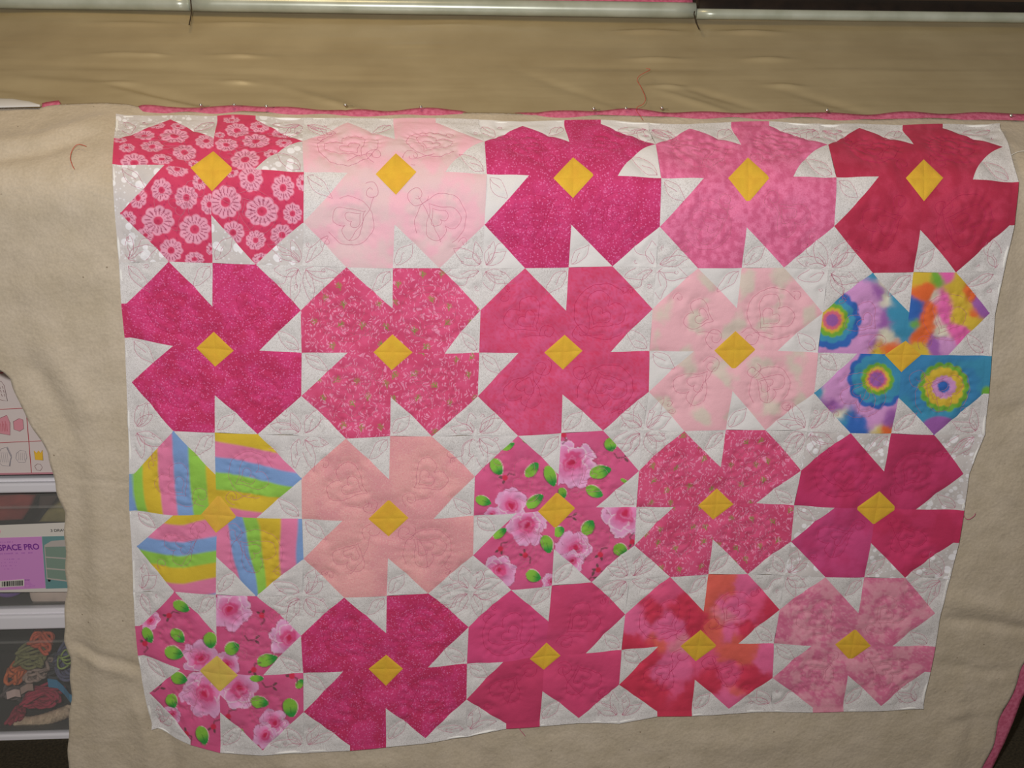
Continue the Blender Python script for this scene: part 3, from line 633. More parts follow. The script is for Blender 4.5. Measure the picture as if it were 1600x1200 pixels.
def col_petal(r, c, q, px, py, u, v):
    n = fbm(px/14, py/14, 2, 3)
    if (r, c) == (0, 0): return p_daisy(px, py, q, n)
    if (r, c) == (0, 1): return mott(px, py, (228, 172, 186), (216, 182, 186), 26, 3)
    if (r, c) == (0, 2): return mott(px, py, (200, 44, 112), (190, 34, 98), 20, 4)
    if (r, c) == (0, 3): return mott(px, py, (226, 112, 158), (206, 88, 134), 7, 5)
    if (r, c) == (0, 4): return mott(px, py, (190, 46, 82), (176, 34, 68), 16, 6)
    if (r, c) in ((1, 0), (3, 1)): return mott(px, py, (206, 44, 114), (192, 34, 92), 18, 7+r)
    if (r, c) in ((1, 1), (2, 3)):
        return sprigs(mott(px, py, (214, 72, 122), (204, 60, 108), 22, 8+r), px, py, 50+r*7+q, u, v)
    if (r, c) == (1, 2):
        col = mott(px, py, (212, 76, 128), (206, 66, 114), 30, 9)
        w_ = fbm(px/16, py/16, 77, 3); ring = np.abs((w_*6) % 1-.5)
        return over(col, C(206, 44, 92), sst(ring, .30, .42)*.55+sst(fbm(px/11, py/11, 78, 2), .6, .7)*.3)
    if (r, c) == (1, 3):
        gr = .5*np.sin(px/9+2*np.sin(py/40))+.5*np.sin(py/11+np.cos(px/33)); f = sst(gr+2*(fbm(px/18, py/18, 31, 3)-.5), .1, 1.0)
        return base(px, C(226, 170, 180), C(206, 190, 178), f)
    if (r, c) == (1, 4): return p_tiedye(px, py, q, n)
    if (r, c) == (2, 0): return p_rainbow(px, py, q, n)
    if (r, c) == (2, 1): return mott(px, py, (226, 160, 160), (218, 148, 154), 40, 12)
    if (r, c) == (2, 2): return p_rose(px, py, q, n, ROSE_A)
    if (r, c) == (2, 4): return mott(px, py, *[((198, 42, 104), (190, 36, 92)), ((192, 42, 100), (182, 38, 90)), ((204, 42, 100), (192, 34, 86)), ((200, 58, 122), (192, 46, 108))][q], 30, 13)
    if (r, c) == (3, 0): return p_rose(px, py, q, n, ROSE_B)
    if (r, c) == (3, 2): return mott(px, py, *[((216, 62, 124), (210, 58, 118)), ((204, 54, 106), (208, 58, 112)), ((212, 58, 112), (206, 54, 108)), ((200, 50, 100), (196, 48, 98))][q], 30, 14)
    if (r, c) == (3, 3):
        x = (px-950)*4.8; y = (py-880)*4.8; A_, B_, D_, O_, L_ = (222, 74, 124), (228, 92, 146), (206, 40, 76), (222, 90, 76), (234, 130, 150)
        return blobs(x, y, [(200, 420, 60, B_), (450, 180, 60, A_), (300, 360, 20, D_), (560, 290, 50, D_), (650, 430, 30, D_), (450, 480, 60, B_), (150, 580, 30, D_), (380, 590, 14, O_), (520, 580, 14, L_),
            (780, 110, 40, O_), (860, 100, 40, O_), (900, 180, 20, O_), (740, 220, 20, O_), (990, 150, 50, B_), (950, 300, 60, B_), (880, 400, 20, L_), (810, 470, 44, O_), (900, 480, 30, B_), (1200, 330, 50, D_), (1020, 480, 20, D_), (1100, 300, 50, A_),
            (330, 680, 50, D_), (250, 850, 40, D_), (450, 760, 80, B_), (400, 950, 30, D_), (590, 1000, 60, D_), (200, 900, 40, D_), (480, 900, 50, A_), (1000, 640, 70, O_), (880, 660, 20, O_), (1150, 680, 40, B_), (760, 850, 50, D_), (900, 800, 50, A_), (940, 950, 10, O_), (1060, 850, 50, D_), (900, 1000, 50, B_), (720, 720, 40, A_)], 44, 15, 15)*(.9+.2*fbm(px/10, py/10, 66, 3))[:, None]
    if (r, c) == (3, 4):
        col = mott(px, py, (212, 108, 146), (222, 142, 164), 17, 16, .44, .56)
        w_ = fbm(px/24, py/24, 90, 3); ring = np.abs((w_*16) % 1-.5)
        col = over(col, C(228, 160, 176), sst(ring, .36, .46)*.5)
        return over(col, C(200, 84, 128), sst(fbm(px/9, py/9, 91, 2), .62, .72)*.5)
PK = {(0, 0): 'plain', (0, 1): 'plain', (0, 2): 'speckle', (0, 3): 'tonal', (0, 4): 'tonal', (1, 0): 'speckle', (1, 1): 'rice', (1, 2): 'plain', (1, 3): 'plain', (1, 4): 'plain', (2, 0): 'plain',
      (2, 1): 'palespeckle', (2, 2): 'plain', (2, 3): 'rice', (2, 4): 'plain', (3, 0): 'plain', (3, 1): 'speckle', (3, 2): 'plain', (3, 3): 'plain', (3, 4): 'plain'}
BK = {(0, 0): 'bubble', (2, 4): 'bubble', (2, 0): 'swirl', (2, 2): 'swirl', (0, 2): 'plain', (1, 3): 'plain'}
FM = {k: fabric('cotton_'+k, k) for k in ('plain', 'speckle', 'palespeckle', 'rice', 'bubble', 'scribble', 'swirl', 'tonal')}
PLABEL = {
 (0, 0): 'coral pink petal printed with pale daisies', (0, 1): 'pale pink cotton petal', (0, 2): 'hot magenta petal with fine speckles', (0, 3): 'mottled mid pink petal', (0, 4): 'deep rose red petal',
 (1, 0): 'hot magenta petal with fine speckles', (1, 1): 'rose pink petal with pale rice grains and small green sprigs', (1, 2): 'tonal rose pink petal', (1, 3): 'pale pink petal mottled with cream', (1, 4): 'rainbow tie dye petal',
 (2, 0): 'petal striped in blue, green, yellow and pink', (2, 1): 'salmon pink petal with fine speckles', (2, 2): 'pink petal printed with roses and green leaves', (2, 3): 'rose pink petal with pale rice grains and small green sprigs', (2, 4): 'solid raspberry petal',
 (3, 0): 'pink petal printed with roses and green leaves', (3, 1): 'hot magenta petal with fine speckles', (3, 2): 'solid raspberry pink petal', (3, 3): 'pink and orange marbled petal', (3, 4): 'dusty pink petal with pale scroll print'}
BLABEL = {
 (0, 0): 'quilt block with coral pink daisy print flower', (0, 1): 'quilt block with palest pink flower', (0, 2): 'quilt block with magenta flower in the top row', (0, 3): 'quilt block with mottled mid pink flower', (0, 4): 'quilt block with deep rose red flower',
 (1, 0): 'quilt block with magenta flower under the daisy print one', (1, 1): 'quilt block with sprigged rose flower in the second row', (1, 2): 'quilt block with tonal rose pink flower', (1, 3): 'quilt block with pale pink and cream flower', (1, 4): 'quilt block with rainbow tie dye flower',
 (2, 0): 'quilt block with rainbow striped flower', (2, 1): 'quilt block with salmon pink flower', (2, 2): 'quilt block with rose print flower in the middle of the quilt', (2, 3): 'quilt block with sprigged rose flower in the third row', (2, 4): 'quilt block with raspberry flower on dotted white',
 (3, 0): 'quilt block with rose print flower in the bottom corner', (3, 1): 'quilt block with magenta flower in the bottom row', (3, 2): 'quilt block with raspberry pink flower in the bottom row', (3, 3): 'quilt block with pink and orange marbled flower', (3, 4): 'quilt block with dusty pink scroll print flower'}
YC = {(3, 0): (214, 182, 70), (2, 0): (218, 172, 40)}

# ------------------------------------------------------------------ quilt root, backing, batting
quilt = empty('quilt', (0, 0, 0))
tag(quilt, 'hand quilted quilt of twenty pink pinwheel flowers on wide cream batting, draped over the frame', 'quilt')
edge_l = np.array([(-170, 150), (-170, 440), (-120, 505), (-60, 552), (-12, 574), (3, 580), (16, 592), (32, 635), (53, 672), (75, 709), (88, 768), (100, 800), (101, 858), (104, 922), (100, 970), (101, 1002), (109, 1029), (111, 1093), (107, 1141), (107, 1200), (112, 1300)], float)
edge_r = np.array([(1760, 150), (1750, 800), (1700, 900), (1640, 985), (1600, 1040), (1580, 1087), (1562, 1123), (1550, 1167), (1535, 1200), (1500, 1300)], float)
def xl(y): return np.interp(y, edge_l[:, 1], edge_l[:, 0])+1.2*np.sin(np.asarray(y)/9.0)
def xr(y, off=0): return np.interp(y, edge_r[:, 1], edge_r[:, 0])+1.5*np.sin(np.asarray(y)/13.0)
def ytop(x): return np.interp(x, [-200, 0, 64, 68, 100, 165, 200, 225, 260, 420, 500, 700, 860, 930, 1000, 1150, 1300, 1450, 1600, 1800], [168, 168, 168.5, 165, 162, 161, 163, 169, 173, 175, 176, 177.5, 177, 178, 181, 182, 183, 184.5, 188.5, 192])
def sheet(name, fl, fr, ft, yb, nx, ny, off, m, thick=0, bulge=0, extra=None):
    s = np.linspace(0, 1, nx); t = np.linspace(0, 1, ny)
    S, T = np.meshgrid(s, t)
    T = T**1.0
    ys = 160+(yb-160)*T
    X = fl(ys)*(1-S)+fr(ys)*S
    Yt = ft(X); Y = Yt+(yb-Yt)*T
    X = fl(Y)*(1-S)+fr(Y)*S
    P, N = solve(X, Y); h = h_fold(X, Y)+off
    if extra is not None: h = h+extra(X, Y)
    V = P+N*h[..., None]
    o = mesh(name, V.reshape(-1, 3), grid_faces(nx, ny), m, quilt)
    if thick:
        md = o.modifiers.new('thickness', 'SOLIDIFY'); md.thickness = thick; md.offset = 1
    return o
def seam_line(X, Y):   # joined batting: a shallow seam across the left margin
    d, t = segdist(X, Y, [(112, 748), (160, 750), (212, 757)])
    return -.0022*np.exp(-(d/2.2)**2)
bat = sheet('batting', xl, xr, ytop, 1300, 360, 260, 0, M['batting'], .005, extra=seam_line)
bat['label'] = 'wide cream felt batting under the patchwork'
def xrb(y): return np.interp(y, [150, 900, 1000, 1095, 1130, 1163, 1200, 1300], [1772, 1722, 1668, 1600, 1587, 1573, 1555, 1512])
def xlb(y): return xl(y)+6*0-1.5+3
def ytb(x): return ytop(x)-np.interp(x, [-200, 62, 66, 96, 100, 206, 214, 300, 380, 470, 540, 640, 700, 760, 840, 900, 1000, 1100, 1240, 1400, 1500, 1600, 1800], [-6, -6, 3.5, 3.5, -6, -6, 1, 5, 6, 4.5, .5, 4, 2, .8, .5, 4, 7, 3.5, 5, 6.5, 6.5, 9, 9])+1.0*np.sin(np.asarray(x)/23.0)
bk = sheet('backing', lambda y: xl(y)+4, xrb, ytb, 1296, 300, 300, -.0075, M['backing'], .001, extra=lambda X, Y: (.0105+.0015*np.sin(X/17.0))*sst(ytop(X)-ytb(X), -.5, 2)*np.exp(-np.clip((Y-ytb(X))/12, 0, 9)**2))
bk['label'] = 'pink backing cloth showing along the pinned edge and lower right side'

# ------------------------------------------------------------------ patchwork
def block(r, c):
    key = (r, c); lines = quilting(100+r*10+c)
    samp = np.concatenate([l[::2] for l in lines if len(l) > 4])
    # relief grid: distance to the nearest stitch or seam
    G = 112; g = np.linspace(-.07, 1.07, G); GU, GV = np.meshgrid(g, g)
    D = np.full(GU.shape, 9.0)
    for k in range(0, len(samp), 60):
        s = samp[k:k+60]; D = np.minimum(D, np.hypot(GU[..., None]-s[:, 0], GV[..., None]-s[:, 1]).min(-1))
    def sd(pts): return segdist(GU, GV, pts)[0]
    seam = np.full(GU.shape, 9.0)
    for pts in ([(0, .25), (.25, 0)], [(.25, 0), (.5, .25)], [(.75, 0), (1, .25)], [(1, .25), (.75, .5)], [(1, .75), (.75, 1)], [(.75, 1), (.5, .75)], [(.25, 1), (0, .75)], [(0, .75), (.25, .5)],
                [(0, 0), (1, 0), (1, 1), (0, 1), (0, 0)], [(.5, 0), (.5, 1)], [(0, .5), (1, .5)]):
        seam = np.minimum(seam, sd(pts))
    Hq = .0050*(1-np.exp(-(D/.032)))+.0010*(1-np.exp(-(seam/.010)))
    cen = sst(np.hypot(GU-.5, GV-.5), .09, .17); Hq = Hq*cen+.0012*(1-cen)
    def puff(u, v):
        x = np.clip((u+.07)/1.14*(G-1), 0, G-1.001); y = np.clip((v+.07)/1.14*(G-1), 0, G-1.001)
        i = x.astype(int); j = y.astype(int); fx = x-i; fy = y-j
        return (Hq[j, i]*(1-fx)+Hq[j, i+1]*fx)*(1-fy)+(Hq[j+1, i]*(1-fx)+Hq[j+1, i+1]*fx)*fy
    n = 44 if key in ((0, 0), (1, 4), (2, 0), (2, 2), (3, 0), (1, 1), (2, 3)) else 26
    e0 = -.03125 if c == 0 else 0; e1 = 1.03125 if c == 4 else 1; f0 = -.03125 if r == 0 else 0; f1 = 1.03125 if r == 3 else 1
    def axis(a, b):
        core = np.linspace(0, 1, 4*n+1)
        return np.concatenate([[a, a/2] if a < 0 else [], core, [1+(b-1)/2, b] if b > 1 else []])
    ua = axis(e0, e1); va = axis(f0, f1); nu, nv = len(ua), len(va)
    UU, VV = np.meshgrid(ua, va); pp = qmap(c*4+UU*4, r*4+VV*4)
    P, N = solve(pp[..., 0], pp[..., 1])
    # fabric edge flares a little at the raw hem
    H = h_fold(pp[..., 0], pp[..., 1])+.0062+puff(UU, VV)
    Vt = (P+N*H[..., None]).reshape(-1, 3)
    # triangles: diagonal follows the cut of each quarter cell
    jj, ii = np.mgrid[0:nv-1, 0:nu-1]
    uc = np.clip((ua[ii]+ua[ii+1])/2, 0, .9999); vc = np.clip((va[jj]+va[jj+1])/2, 0, .9999)
    qi = (uc*4).astype(int); qj = (vc*4).astype(int)
    slash = np.array([[1, 0, 0, 0], [0, 0, 0, 1], [1, 0, 0, 0], [0, 0, 0, 1]])  # set below
    SL = np.zeros((4, 4), int)
    for (a_, b_) in ((0, 0), (3, 3), (0, 2), (2, 3), (2, 0), (3, 1)): SL[a_, b_] = 0
    # '/' cells (row, col): corner TL, BR, and side pieces at right-top and left-bottom ; '\' cells: top side, bottom side, TR, BL corners
    SL[0, 0] = SL[3, 3] = SL[1, 3] = SL[2, 0] = 1
    sl = SL[qj, qi].astype(bool)
    a = jj*nu+ii; b = a+1; d = a+nu; e = d+1
    t1 = np.where(sl[..., None], np.stack([a, b, d], -1), np.stack([a, b, e], -1)).reshape(-1, 3)
    t2 = np.where(sl[..., None], np.stack([b, e, d], -1), np.stack([a, e, d], -1)).reshape(-1, 3)
    T = np.concatenate([t1, t2]); Uf = UU.ravel(); Vf = VV.ravel()
    cls = classify(Uf[T].mean(1), Vf[T].mean(1))
    if c == 0 or c == 4 or r == 0 or r == 3:
        # seam allowance outside the net line: same piece as the nearest inside point
        cu = Uf[T].mean(1); cv = Vf[T].mean(1)
        cls = classify(np.clip(cu, .004, .996), np.clip(cv, .004, .996))
        pick = lambda t_, a_, b_, cc_: np.select([t_ < .25, t_ < .5, t_ < .75], [a_, b_, cc_[0]], cc_[1])
        cls = np.where(cv < 0, pick(cu, 4, 8, (1, 5)), cls); cls = np.where(cu < 0, pick(cv, 4, 0, (11, 7)), cls)
        cls = np.where(cu > 1, pick(cv, 5, 9, (2, 6)), cls); cls = np.where(cv > 1, pick(cu, 7, 3, (10, 6)), cls)
    root = empty('quilt_block', (0, 0, 0), quilt); root['label'] = BLABEL[key]
    pxy = pp.reshape(-1, 2); bkind = BK.get(key, 'scribble')
    uvm = np.stack([Uf*.29+c*.5, Vf*.29+r*.5], 1)
    for k in range(12):
        t = T[cls == k]
        if not len(t): continue
        idx, inv = np.unique(t.ravel(), return_inverse=True); inv = inv.reshape(-1, 3)
        x, y = pxy[idx, 0], pxy[idx, 1]
        if k < 4:
            col = col_petal(r, c, k, x, y, Uf[idx], Vf[idx]); nm, m = 'petal', FM[PK[key]]
        else:
            t0 = (196, 190, 188) if bkind == 'bubble' else (211, 208, 207)
            col = np.repeat(C(*t0)[None], len(idx), 0)*(.97+.06*fbm(x/20, y/20, 5, 3))[:, None]; nm, m = 'background_patch', FM[bkind]
        o = mesh(nm, Vt[idx], inv[:, ::-1], m, root, True, uvm[idx]+rng.uniform(0, 3), col)
        if k < 4: o['label'] = PLABEL[key]
        elif k == 4: pass
    # flower centre: four small triangles meeting at the cross seam
    bp = BL[key]; Mx = bp[16]; D4 = bp[17:21]; nn = 10
    bc = [(i/nn, j/nn) for i in range(nn+1) for j in range(nn+1-i)]
    ix = {(i, j): k for k, (i, j) in enumerate([(i, j) for i in range(nn+1) for j in range(nn+1-i)])}
    fc = []
    for i in range(nn):
        for j in range(nn-i):
            fc.append((ix[i, j], ix[i+1, j], ix[i, j+1]))
            if j < nn-i-1: fc.append((ix[i+1, j], ix[i+1, j+1], ix[i, j+1]))
    fc = np.array(fc); W = np.array([(1-a_-b_, a_, b_) for a_, b_ in bc])
    for q in range(4):
        A, B = D4[q], D4[(q+1) % 4]; pq = W[:, 0:1]*Mx+W[:, 1:2]*A+W[:, 2:3]*B
        P, N = solve(pq[:, 0], pq[:, 1]); wmin = W.min(1)
        h = h_fold(pq[:, 0], pq[:, 1])+.0062+.0020+.0009*(1-np.exp(-wmin/.07))
        yc = YC.get(key, (216, 168, 14)); f = fbm(pq[:, 0]/9, pq[:, 1]/9, 33+r, 3)
        col = C(*yc)[None]*(.90+.2*f)[:, None]; col[:, 1] *= (.93+.14*fbm(pq[:, 0]/13, pq[:, 1]/13, 5+c, 2))
        ff = fc if q in (0, 1, 2, 3) else fc
        o = mesh('center_patch', P+N*h[:, None], ff, FM['plain'], root, True, pq*.001, col)
    # quilting thread
    mb = []; off = 0; Fs = []; mids = []
    for li, l in enumerate(lines):
        if len(l) < 3: continue
        # resample
        seg = np.hypot(*np.diff(l, axis=0).T); s = np.concatenate([[0], np.cumsum(seg)]); m_ = max(4, int(s[-1]/.011))
        ss = np.linspace(0, s[-1], m_); q_ = np.stack([np.interp(ss, s, l[:, 0]), np.interp(ss, s, l[:, 1])], 1)
        q_ = q_+.0025*np.stack([np.sin(ss*70), np.cos(ss*61)], 1)
        keep = (q_[:, 0] > .004) & (q_[:, 0] < .996) & (q_[:, 1] > .004) & (q_[:, 1] < .996) & (np.abs(q_[:, 0]-.5)+np.abs(q_[:, 1]-.5) > .12)
        runs = np.split(np.arange(m_), np.where(~keep)[0])
        for rn in runs:
            rn = rn[keep[rn]]
            if len(rn) < 3: continue
            z = q_[rn]; w_ = qmap(c*4+z[:, 0]*4, r*4+z[:, 1]*4); P, N = solve(w_[:, 0], w_[:, 1])
            X = P+N*(h_fold(w_[:, 0], w_[:, 1])+.0062+puff(z[:, 0], z[:, 1])+.00030)[:, None]
            V_, F_ = tube(X, .00034, 3); mb.append(V_); Fs.append(F_+off); off += len(V_)
            zm = classify(z[:, 0].mean(keepdims=True), z[:, 1].mean(keepdims=True))[0]; mids.append(np.full(len(F_), 1 if zm < 4 else 0, np.int32))
    mesh('quilting_thread', np.concatenate(mb), np.concatenate(Fs), [TH[key][0], TH[key][1]], root, False)['kind'] = 'stuff'
    me = root.children[-1].data if False else [o_ for o_ in root.children if o_.name.startswith('quilting_thread')][0].data
    mi = np.concatenate(mids); me.polygons.foreach_set('material_index', mi)
def thmat(nm, c): return mat(nm, lin(c, 1.25), .8)
tm = dict(a=thmat('thread_rose', (186, 118, 138)), b=thmat('thread_deep', (178, 44, 92)))
TH = {}
for r in range(4):
    for c in range(5):
        me_dark = (r, c) in ((0, 2), (0, 4), (1, 0), (1, 2), (2, 4), (3, 1), (3, 2), (3, 3))
        TH[(r, c)] = (tm['a'], tm['b'] if me_dark else tm['a'])
for r in range(4):
    for c in range(5): block(r, c)

# white turned hem round the quilt top: runs only where the pieces at the edge are white
def hem(kind):
    nb = 5 if kind in 'tb' else 4
    for k in range(nb):
        for (a, b) in {'t': [(0, .5), (.75, 1)], 'b': [(0, .25), (.5, 1)], 'l': [(0, .25), (.5, 1)], 'r': [(0, .5), (.75, 1)]}[kind]:
            s = np.linspace((k+a)*4, (k+b)*4, 40)
            e = .10
            if kind == 't': p = qmap(s, -e+0*s)
            if kind == 'b': p = qmap(s, 16+e+0*s)
            if kind == 'l': p = qmap(-e+0*s, s)
            if kind == 'r': p = qmap(20+e+0*s, s)
            p = p+.5*np.stack([np.sin(s*3), np.cos(s*2.3)], 1)
            X = surf(p[:, 0], p[:, 1], .0090)
            rr = .0021*(1+.25*np.sin(s*9)); rr[0] *= .5; rr[-1] *= .5
            MB().tube(X, rr, 6).build('white_hem', M['white'], quilt, True)
for k in 'tblr': hem(k)

# ------------------------------------------------------------------ pins, threads, white lining
PINS = [(315, 171, 'faint steel pin head nearest the daisy print flower'), (367, 172, 'steel pin head above the right half of the daisy print flower'), (417, 173.5, 'steel pin head above the gap after the daisy print flower'),
        (540, 171.5, 'steel pin head above the left tip of the palest pink flower'), (658, 176, 'steel pin head above the right half of the palest pink flower'),
        (927, 175.5, 'steel pin head above the right half of the top row magenta flower, left of three'), (977, 176.5, 'steel pin head on the pink edge, middle of three beside the loose red thread'),
        (1033, 175.5, 'steel pin head just right of the loose red thread'), (1291, 177.5, 'steel pin head between the mottled pink and deep rose flowers'), (1577, 187.5, 'steel pin head at the right end of the pinned edge')]
for x, y, lab in PINS:
    p = surf(np.array([x]), np.array([y]), .0085)[0]; P0 = p
    o = empty('straight_pin', tuple(p)); tag(o, lab, 'pin', 'steel pins along the pinned edge')
    th = np.linspace(0, PI, 9); rr = .0028
    V, Fq = tube(np.array([[0, 0, -rr*math.cos(t)] for t in th]), np.array([max(1e-5, rr*math.sin(t)) for t in th]), 10)
    mesh('pin_head', V, Fq, M['pin'], o)
    mb = MB(); mb.tube([(0, 0, 0), (.004, .004, -.002), (.012, .009, -.002)], .0004, 5); mb.build('pin_shaft', M['pin'], o, True)
def thread(name, pts, label, m, r=.0005, off=.006, n=60):
    pts = np.array(pts, float); t = np.linspace(0, len(pts)-1, n); k = np.arange(len(pts))
    # Catmull-Rom
    i = np.clip(t.astype(int), 0, len(pts)-2); f = (t-i)[:, None]
    p = lambda j: pts[np.clip(j, 0, len(pts)-1)]
    q = .5*((2*p(i))+(-p(i-1)+p(i+1))*f+(2*p(i-1)-5*p(i)+4*p(i+1)-p(i+2))*f**2+(-p(i-1)+3*p(i)-3*p(i+1)+p(i+2))*f**3)
    X = surf(q[:, 0], q[:, 1], off); V, Fq = tube(X, r, 5)
    o = mesh(name, V, Fq, m); tag(o, label, 'thread'); return o
thread('loose_thread', [(137, 235), (124, 232), (116, 240), (112.5, 252), (115, 262), (119, 269)], 'short curled reddish thread on the batting left of the daisy print flower', M['redthread'], .0005, .007)
thread('loose_thread', [(1009, 112), (1015, 114), (1000, 122), (995, 130), (1000, 139), (1006, 152), (1008, 161), (1004, 168), (996, 172), (994, 178), (1000, 187), (1004, 193)], 'wavy red thread lying over the pinned edge and canvas leader', M['redthread'], .0005, .006)
thread('loose_thread', [(1501, 797), (1505, 806), (1511, 808), (1519, 803), (1521, 799)], 'pink thread end at the right side of the raspberry flower on dotted white', M['backing'], .0006, .0085)
thread('loose_thread', [(809, 1129), (812, 1136), (817, 1142), (820, 1146)], 'pink frayed thread below the raspberry pink flower in the bottom row', M['backing'], .0006, .0075)
thread('loose_thread', [(1570, 252), (1585, 247), (1600, 246)], 'pale thread end at the top right corner of the batting', M['white'], .0004, .008)
def rail_thread(pts, label):  # thread over the rail; its lower end is a modelled shadow on the leader
    X = []
    for x, y, dz in pts:
        p, nrm = solve(x, y); X.append(p+nrm*dz)
    V, Fq = tube(np.array(X), .0012, 6); o = mesh('thread_with_shadow', V, Fq, M['threadshadow']); tag(o, label, 'thread')
rail_thread([(296.5, -6, .030), (298, 0, .027), (299, 8, .026), (300.5, 15, .018), (300, 24, .006), (298, 33, .004), (296, 41, .003)], 'dark thread at the left joint of the steel rail, with its modelled shadow below')
rail_thread([(1088, 6, .032), (1087.5, 14, .028), (1086, 22, .020), (1083.5, 28, .008), (1087, 38, .004), (1092, 48, .003)], 'dark thread at the right joint of the steel rail, with its modelled shadow below')
# white lining tongue beyond the batting at the far left
xs = np.linspace(-150, 64, 50); up = np.interp(xs, [-150, 0, 20, 48, 58, 64], [152, 156, 156.5, 161, 165, 168]); lo = np.interp(xs, [-150, 64], [176, 170.5])
S = np.linspace(0, 1, 8)[:, None]; Xg = np.repeat(xs[None], 8, 0); Yg = up[None]*(1-S)+lo[None]*S
P, N = solve(Xg, Yg); V = P+N*(.002+.004*np.sin(S*PI*.8))[..., None]
o = mesh('white_lining', V.reshape(-1, 3), grid_faces(50, 8), M['whitefilm']); md = o.modifiers.new('t', 'SOLIDIFY'); md.thickness = .001
tag(o, 'tongue of bluish white lining cloth beside the top left of the batting', 'cloth')

# ------------------------------------------------------------------ plastic drawer unit behind the quilt
M['plastic'] = mat('white_plastic', lin((222, 220, 224), 1.15), .38, spec=.5)
M['clear'] = mat('clear_plastic', (.55, .55, .52), .18, alpha=.13, spec=.6)
M['smoke'] = mat('smoky_tray', lin((70, 70, 68)), .3, alpha=.6)
M['inside'] = mat('drawer_shadow_side', lin((120, 118, 112)), .6)
UY = 1.97; ang = math.radians(4.0)
unit = empty('plastic_drawer_unit', (-1.06, UY, 0)); unit.rotation_euler = (0, 0, ang)
tag(unit, 'white plastic drawer unit with clear drawers half hidden behind the hanging batting', 'drawers')
def zf(py):
    p = at(40, py, UY); return p[2]
def lx(px, py=900):   # unit-local x on its front
    d = raydir(px, py); ca, sa = math.cos(ang), math.sin(ang)
    nrm = np.array([-sa, ca, 0]); o = np.array([-1.06, UY, 0]); t = np.dot(o-CAM, nrm)/np.dot(d, nrm); p = CAM+t*d-o
    return p[0]*ca+p[1]*sa, p[2]
W2 = .20
z_b = [lx(40, y)[1] for y in (1179, 1143, 981, 947, 769, 743)]   # bottom rail low/high, middle rail, top rail
TOPZ = lx(40, 560)[1]
fr = MB()
for zl, zh in ((z_b[0], z_b[1]), (z_b[2], z_b[3]), (z_b[4], z_b[5])):
    fr.box(-W2-.02, W2+.02, -.006, .34, zl+.008, zh-.004, .005)
    fr.box(-W2-.022, W2+.022, -.016, .01, zl+.004, zl+(zh-zl)*.72, .005)
fr.box(-W2-.02, -W2, .0, .34, z_b[0], TOPZ+.03); fr.box(W2, W2+.02, .0, .34, z_b[0], TOPZ+.03)
fr.box(-W2-.02, W2+.02, -.006, .34, TOPZ, TOPZ+.035, .005)
MB().box(-W2+.001, W2-.001, .322, .338, z_b[0]+.01, TOPZ-.002).build('back_panel', mat('painted_inner_shade', lin((46, 46, 44), 1.0), .8), unit)  # back coloured dark to stand in for the shade inside the drawers
fr.build('frame', M['plastic'], unit)
def drawer(zl, zh, lip):
    d = MB().box(-W2+.004, W2-.004, -.004, -.0015, zl, zh).build('drawer', M['clear'], unit)
    b = MB(); b.box(-W2+.006, -W2+.009, 0, .32, zl, zh-.02); b.box(W2-.009, W2-.006, 0, .32, zl, zh-.02); b.box(-W2+.006, W2-.006, 0, .32, zl, zl+.003)
    b.build('tray', M['smoke'], d)
    MB().box(-W2+.004, W2-.004, -.010, -.004, zh-lip, zh-lip+.006, .002).build('drawer_lip', M['clear'], d)
    return d
drawer(z_b[1]+.002, z_b[2]-.002, .030); drawer(z_b[3]+.002, z_b[4]-.002, .030); drawer(z_b[5]+.002, TOPZ-.002, .03)
# paper label on the middle drawer
def px_at(x, y): return lx(x, y)
def flatpoly(pts, name, m, parent, yo):
    V = [(px_at(x, y)[0], yo, px_at(x, y)[1]) for x, y in pts]; n = len(V); V2 = V+[(a, b+.0006, c) for a, b, c in V]
    Fc = [list(range(n)), list(range(n, 2*n))[::-1]]+[[i, (i+1) % n, (i+1) % n+n, i+n] for i in range(n)]
    return mesh(name, V2, [f[::-1] for f in Fc], m, parent, False)
pm = lambda nm, c, k=1.75: mat(nm, lin(c, k), .55, spec=.4)
PAP = pm('label_white', (176, 172, 164)); VIO = pm('label_violet', (170, 116, 166)); TEAL = pm('label_teal', (88, 122, 122)); INK = pm('label_purple_ink', (100, 40, 120)); BLK = pm('label_black', (40, 40, 40), 1); GREYP = pm('label_pale', (150, 144, 138)); DRW = pm('label_drawer_green', (104, 122, 110)); PINKI = pm('label_pink_ink', (200, 90, 120)); INK2 = pm('label_soft_ink', (140, 84, 148))
lab = empty('paper_label', (-1.06, UY, 0)); lab.rotation_euler = (0, 0, ang)
tag(lab, 'violet and white paper label reading SPACE PRO on the middle clear drawer', 'label')
YO = -.0125
flatpoly([(-60, 819), (112, 812), (112, 920), (-60, 921)], 'card', PAP, lab, YO)
flatpoly([(-60, 838), (68.5, 834), (74.5, 914), (-60, 920)], 'violet_panel', VIO, lab, YO-.0006)
flatpoly([(69, 834), (112, 833), (112, 914), (75, 915)], 'teal_picture', TEAL, lab, YO-.0006)
pic = [([(73, 847), (84, 840.5), (104, 839), (112, 840), (112, 849), (73, 850)], GREYP), ([(73.5, 850), (112, 850), (112, 902), (77, 899)], DRW),
       ([(74, 864.5), (112, 867), (112, 869), (74, 866.5)], GREYP), ([(75, 882), (112, 885), (112, 887), (75, 884)], GREYP), ([(76, 897.5), (112, 902), (112, 904), (77, 899.5)], GREYP), ([(73, 850), (74.4, 850), (78, 899), (76.6, 899)], GREYP), ([(78.5, 900), (83, 900.5), (82, 903.5), (79, 903)], BLK)]
for k, (pts, m) in enumerate(pic): flatpoly(pts, 'pictured_drawers', m, lab, YO-.0012-.0002*k)
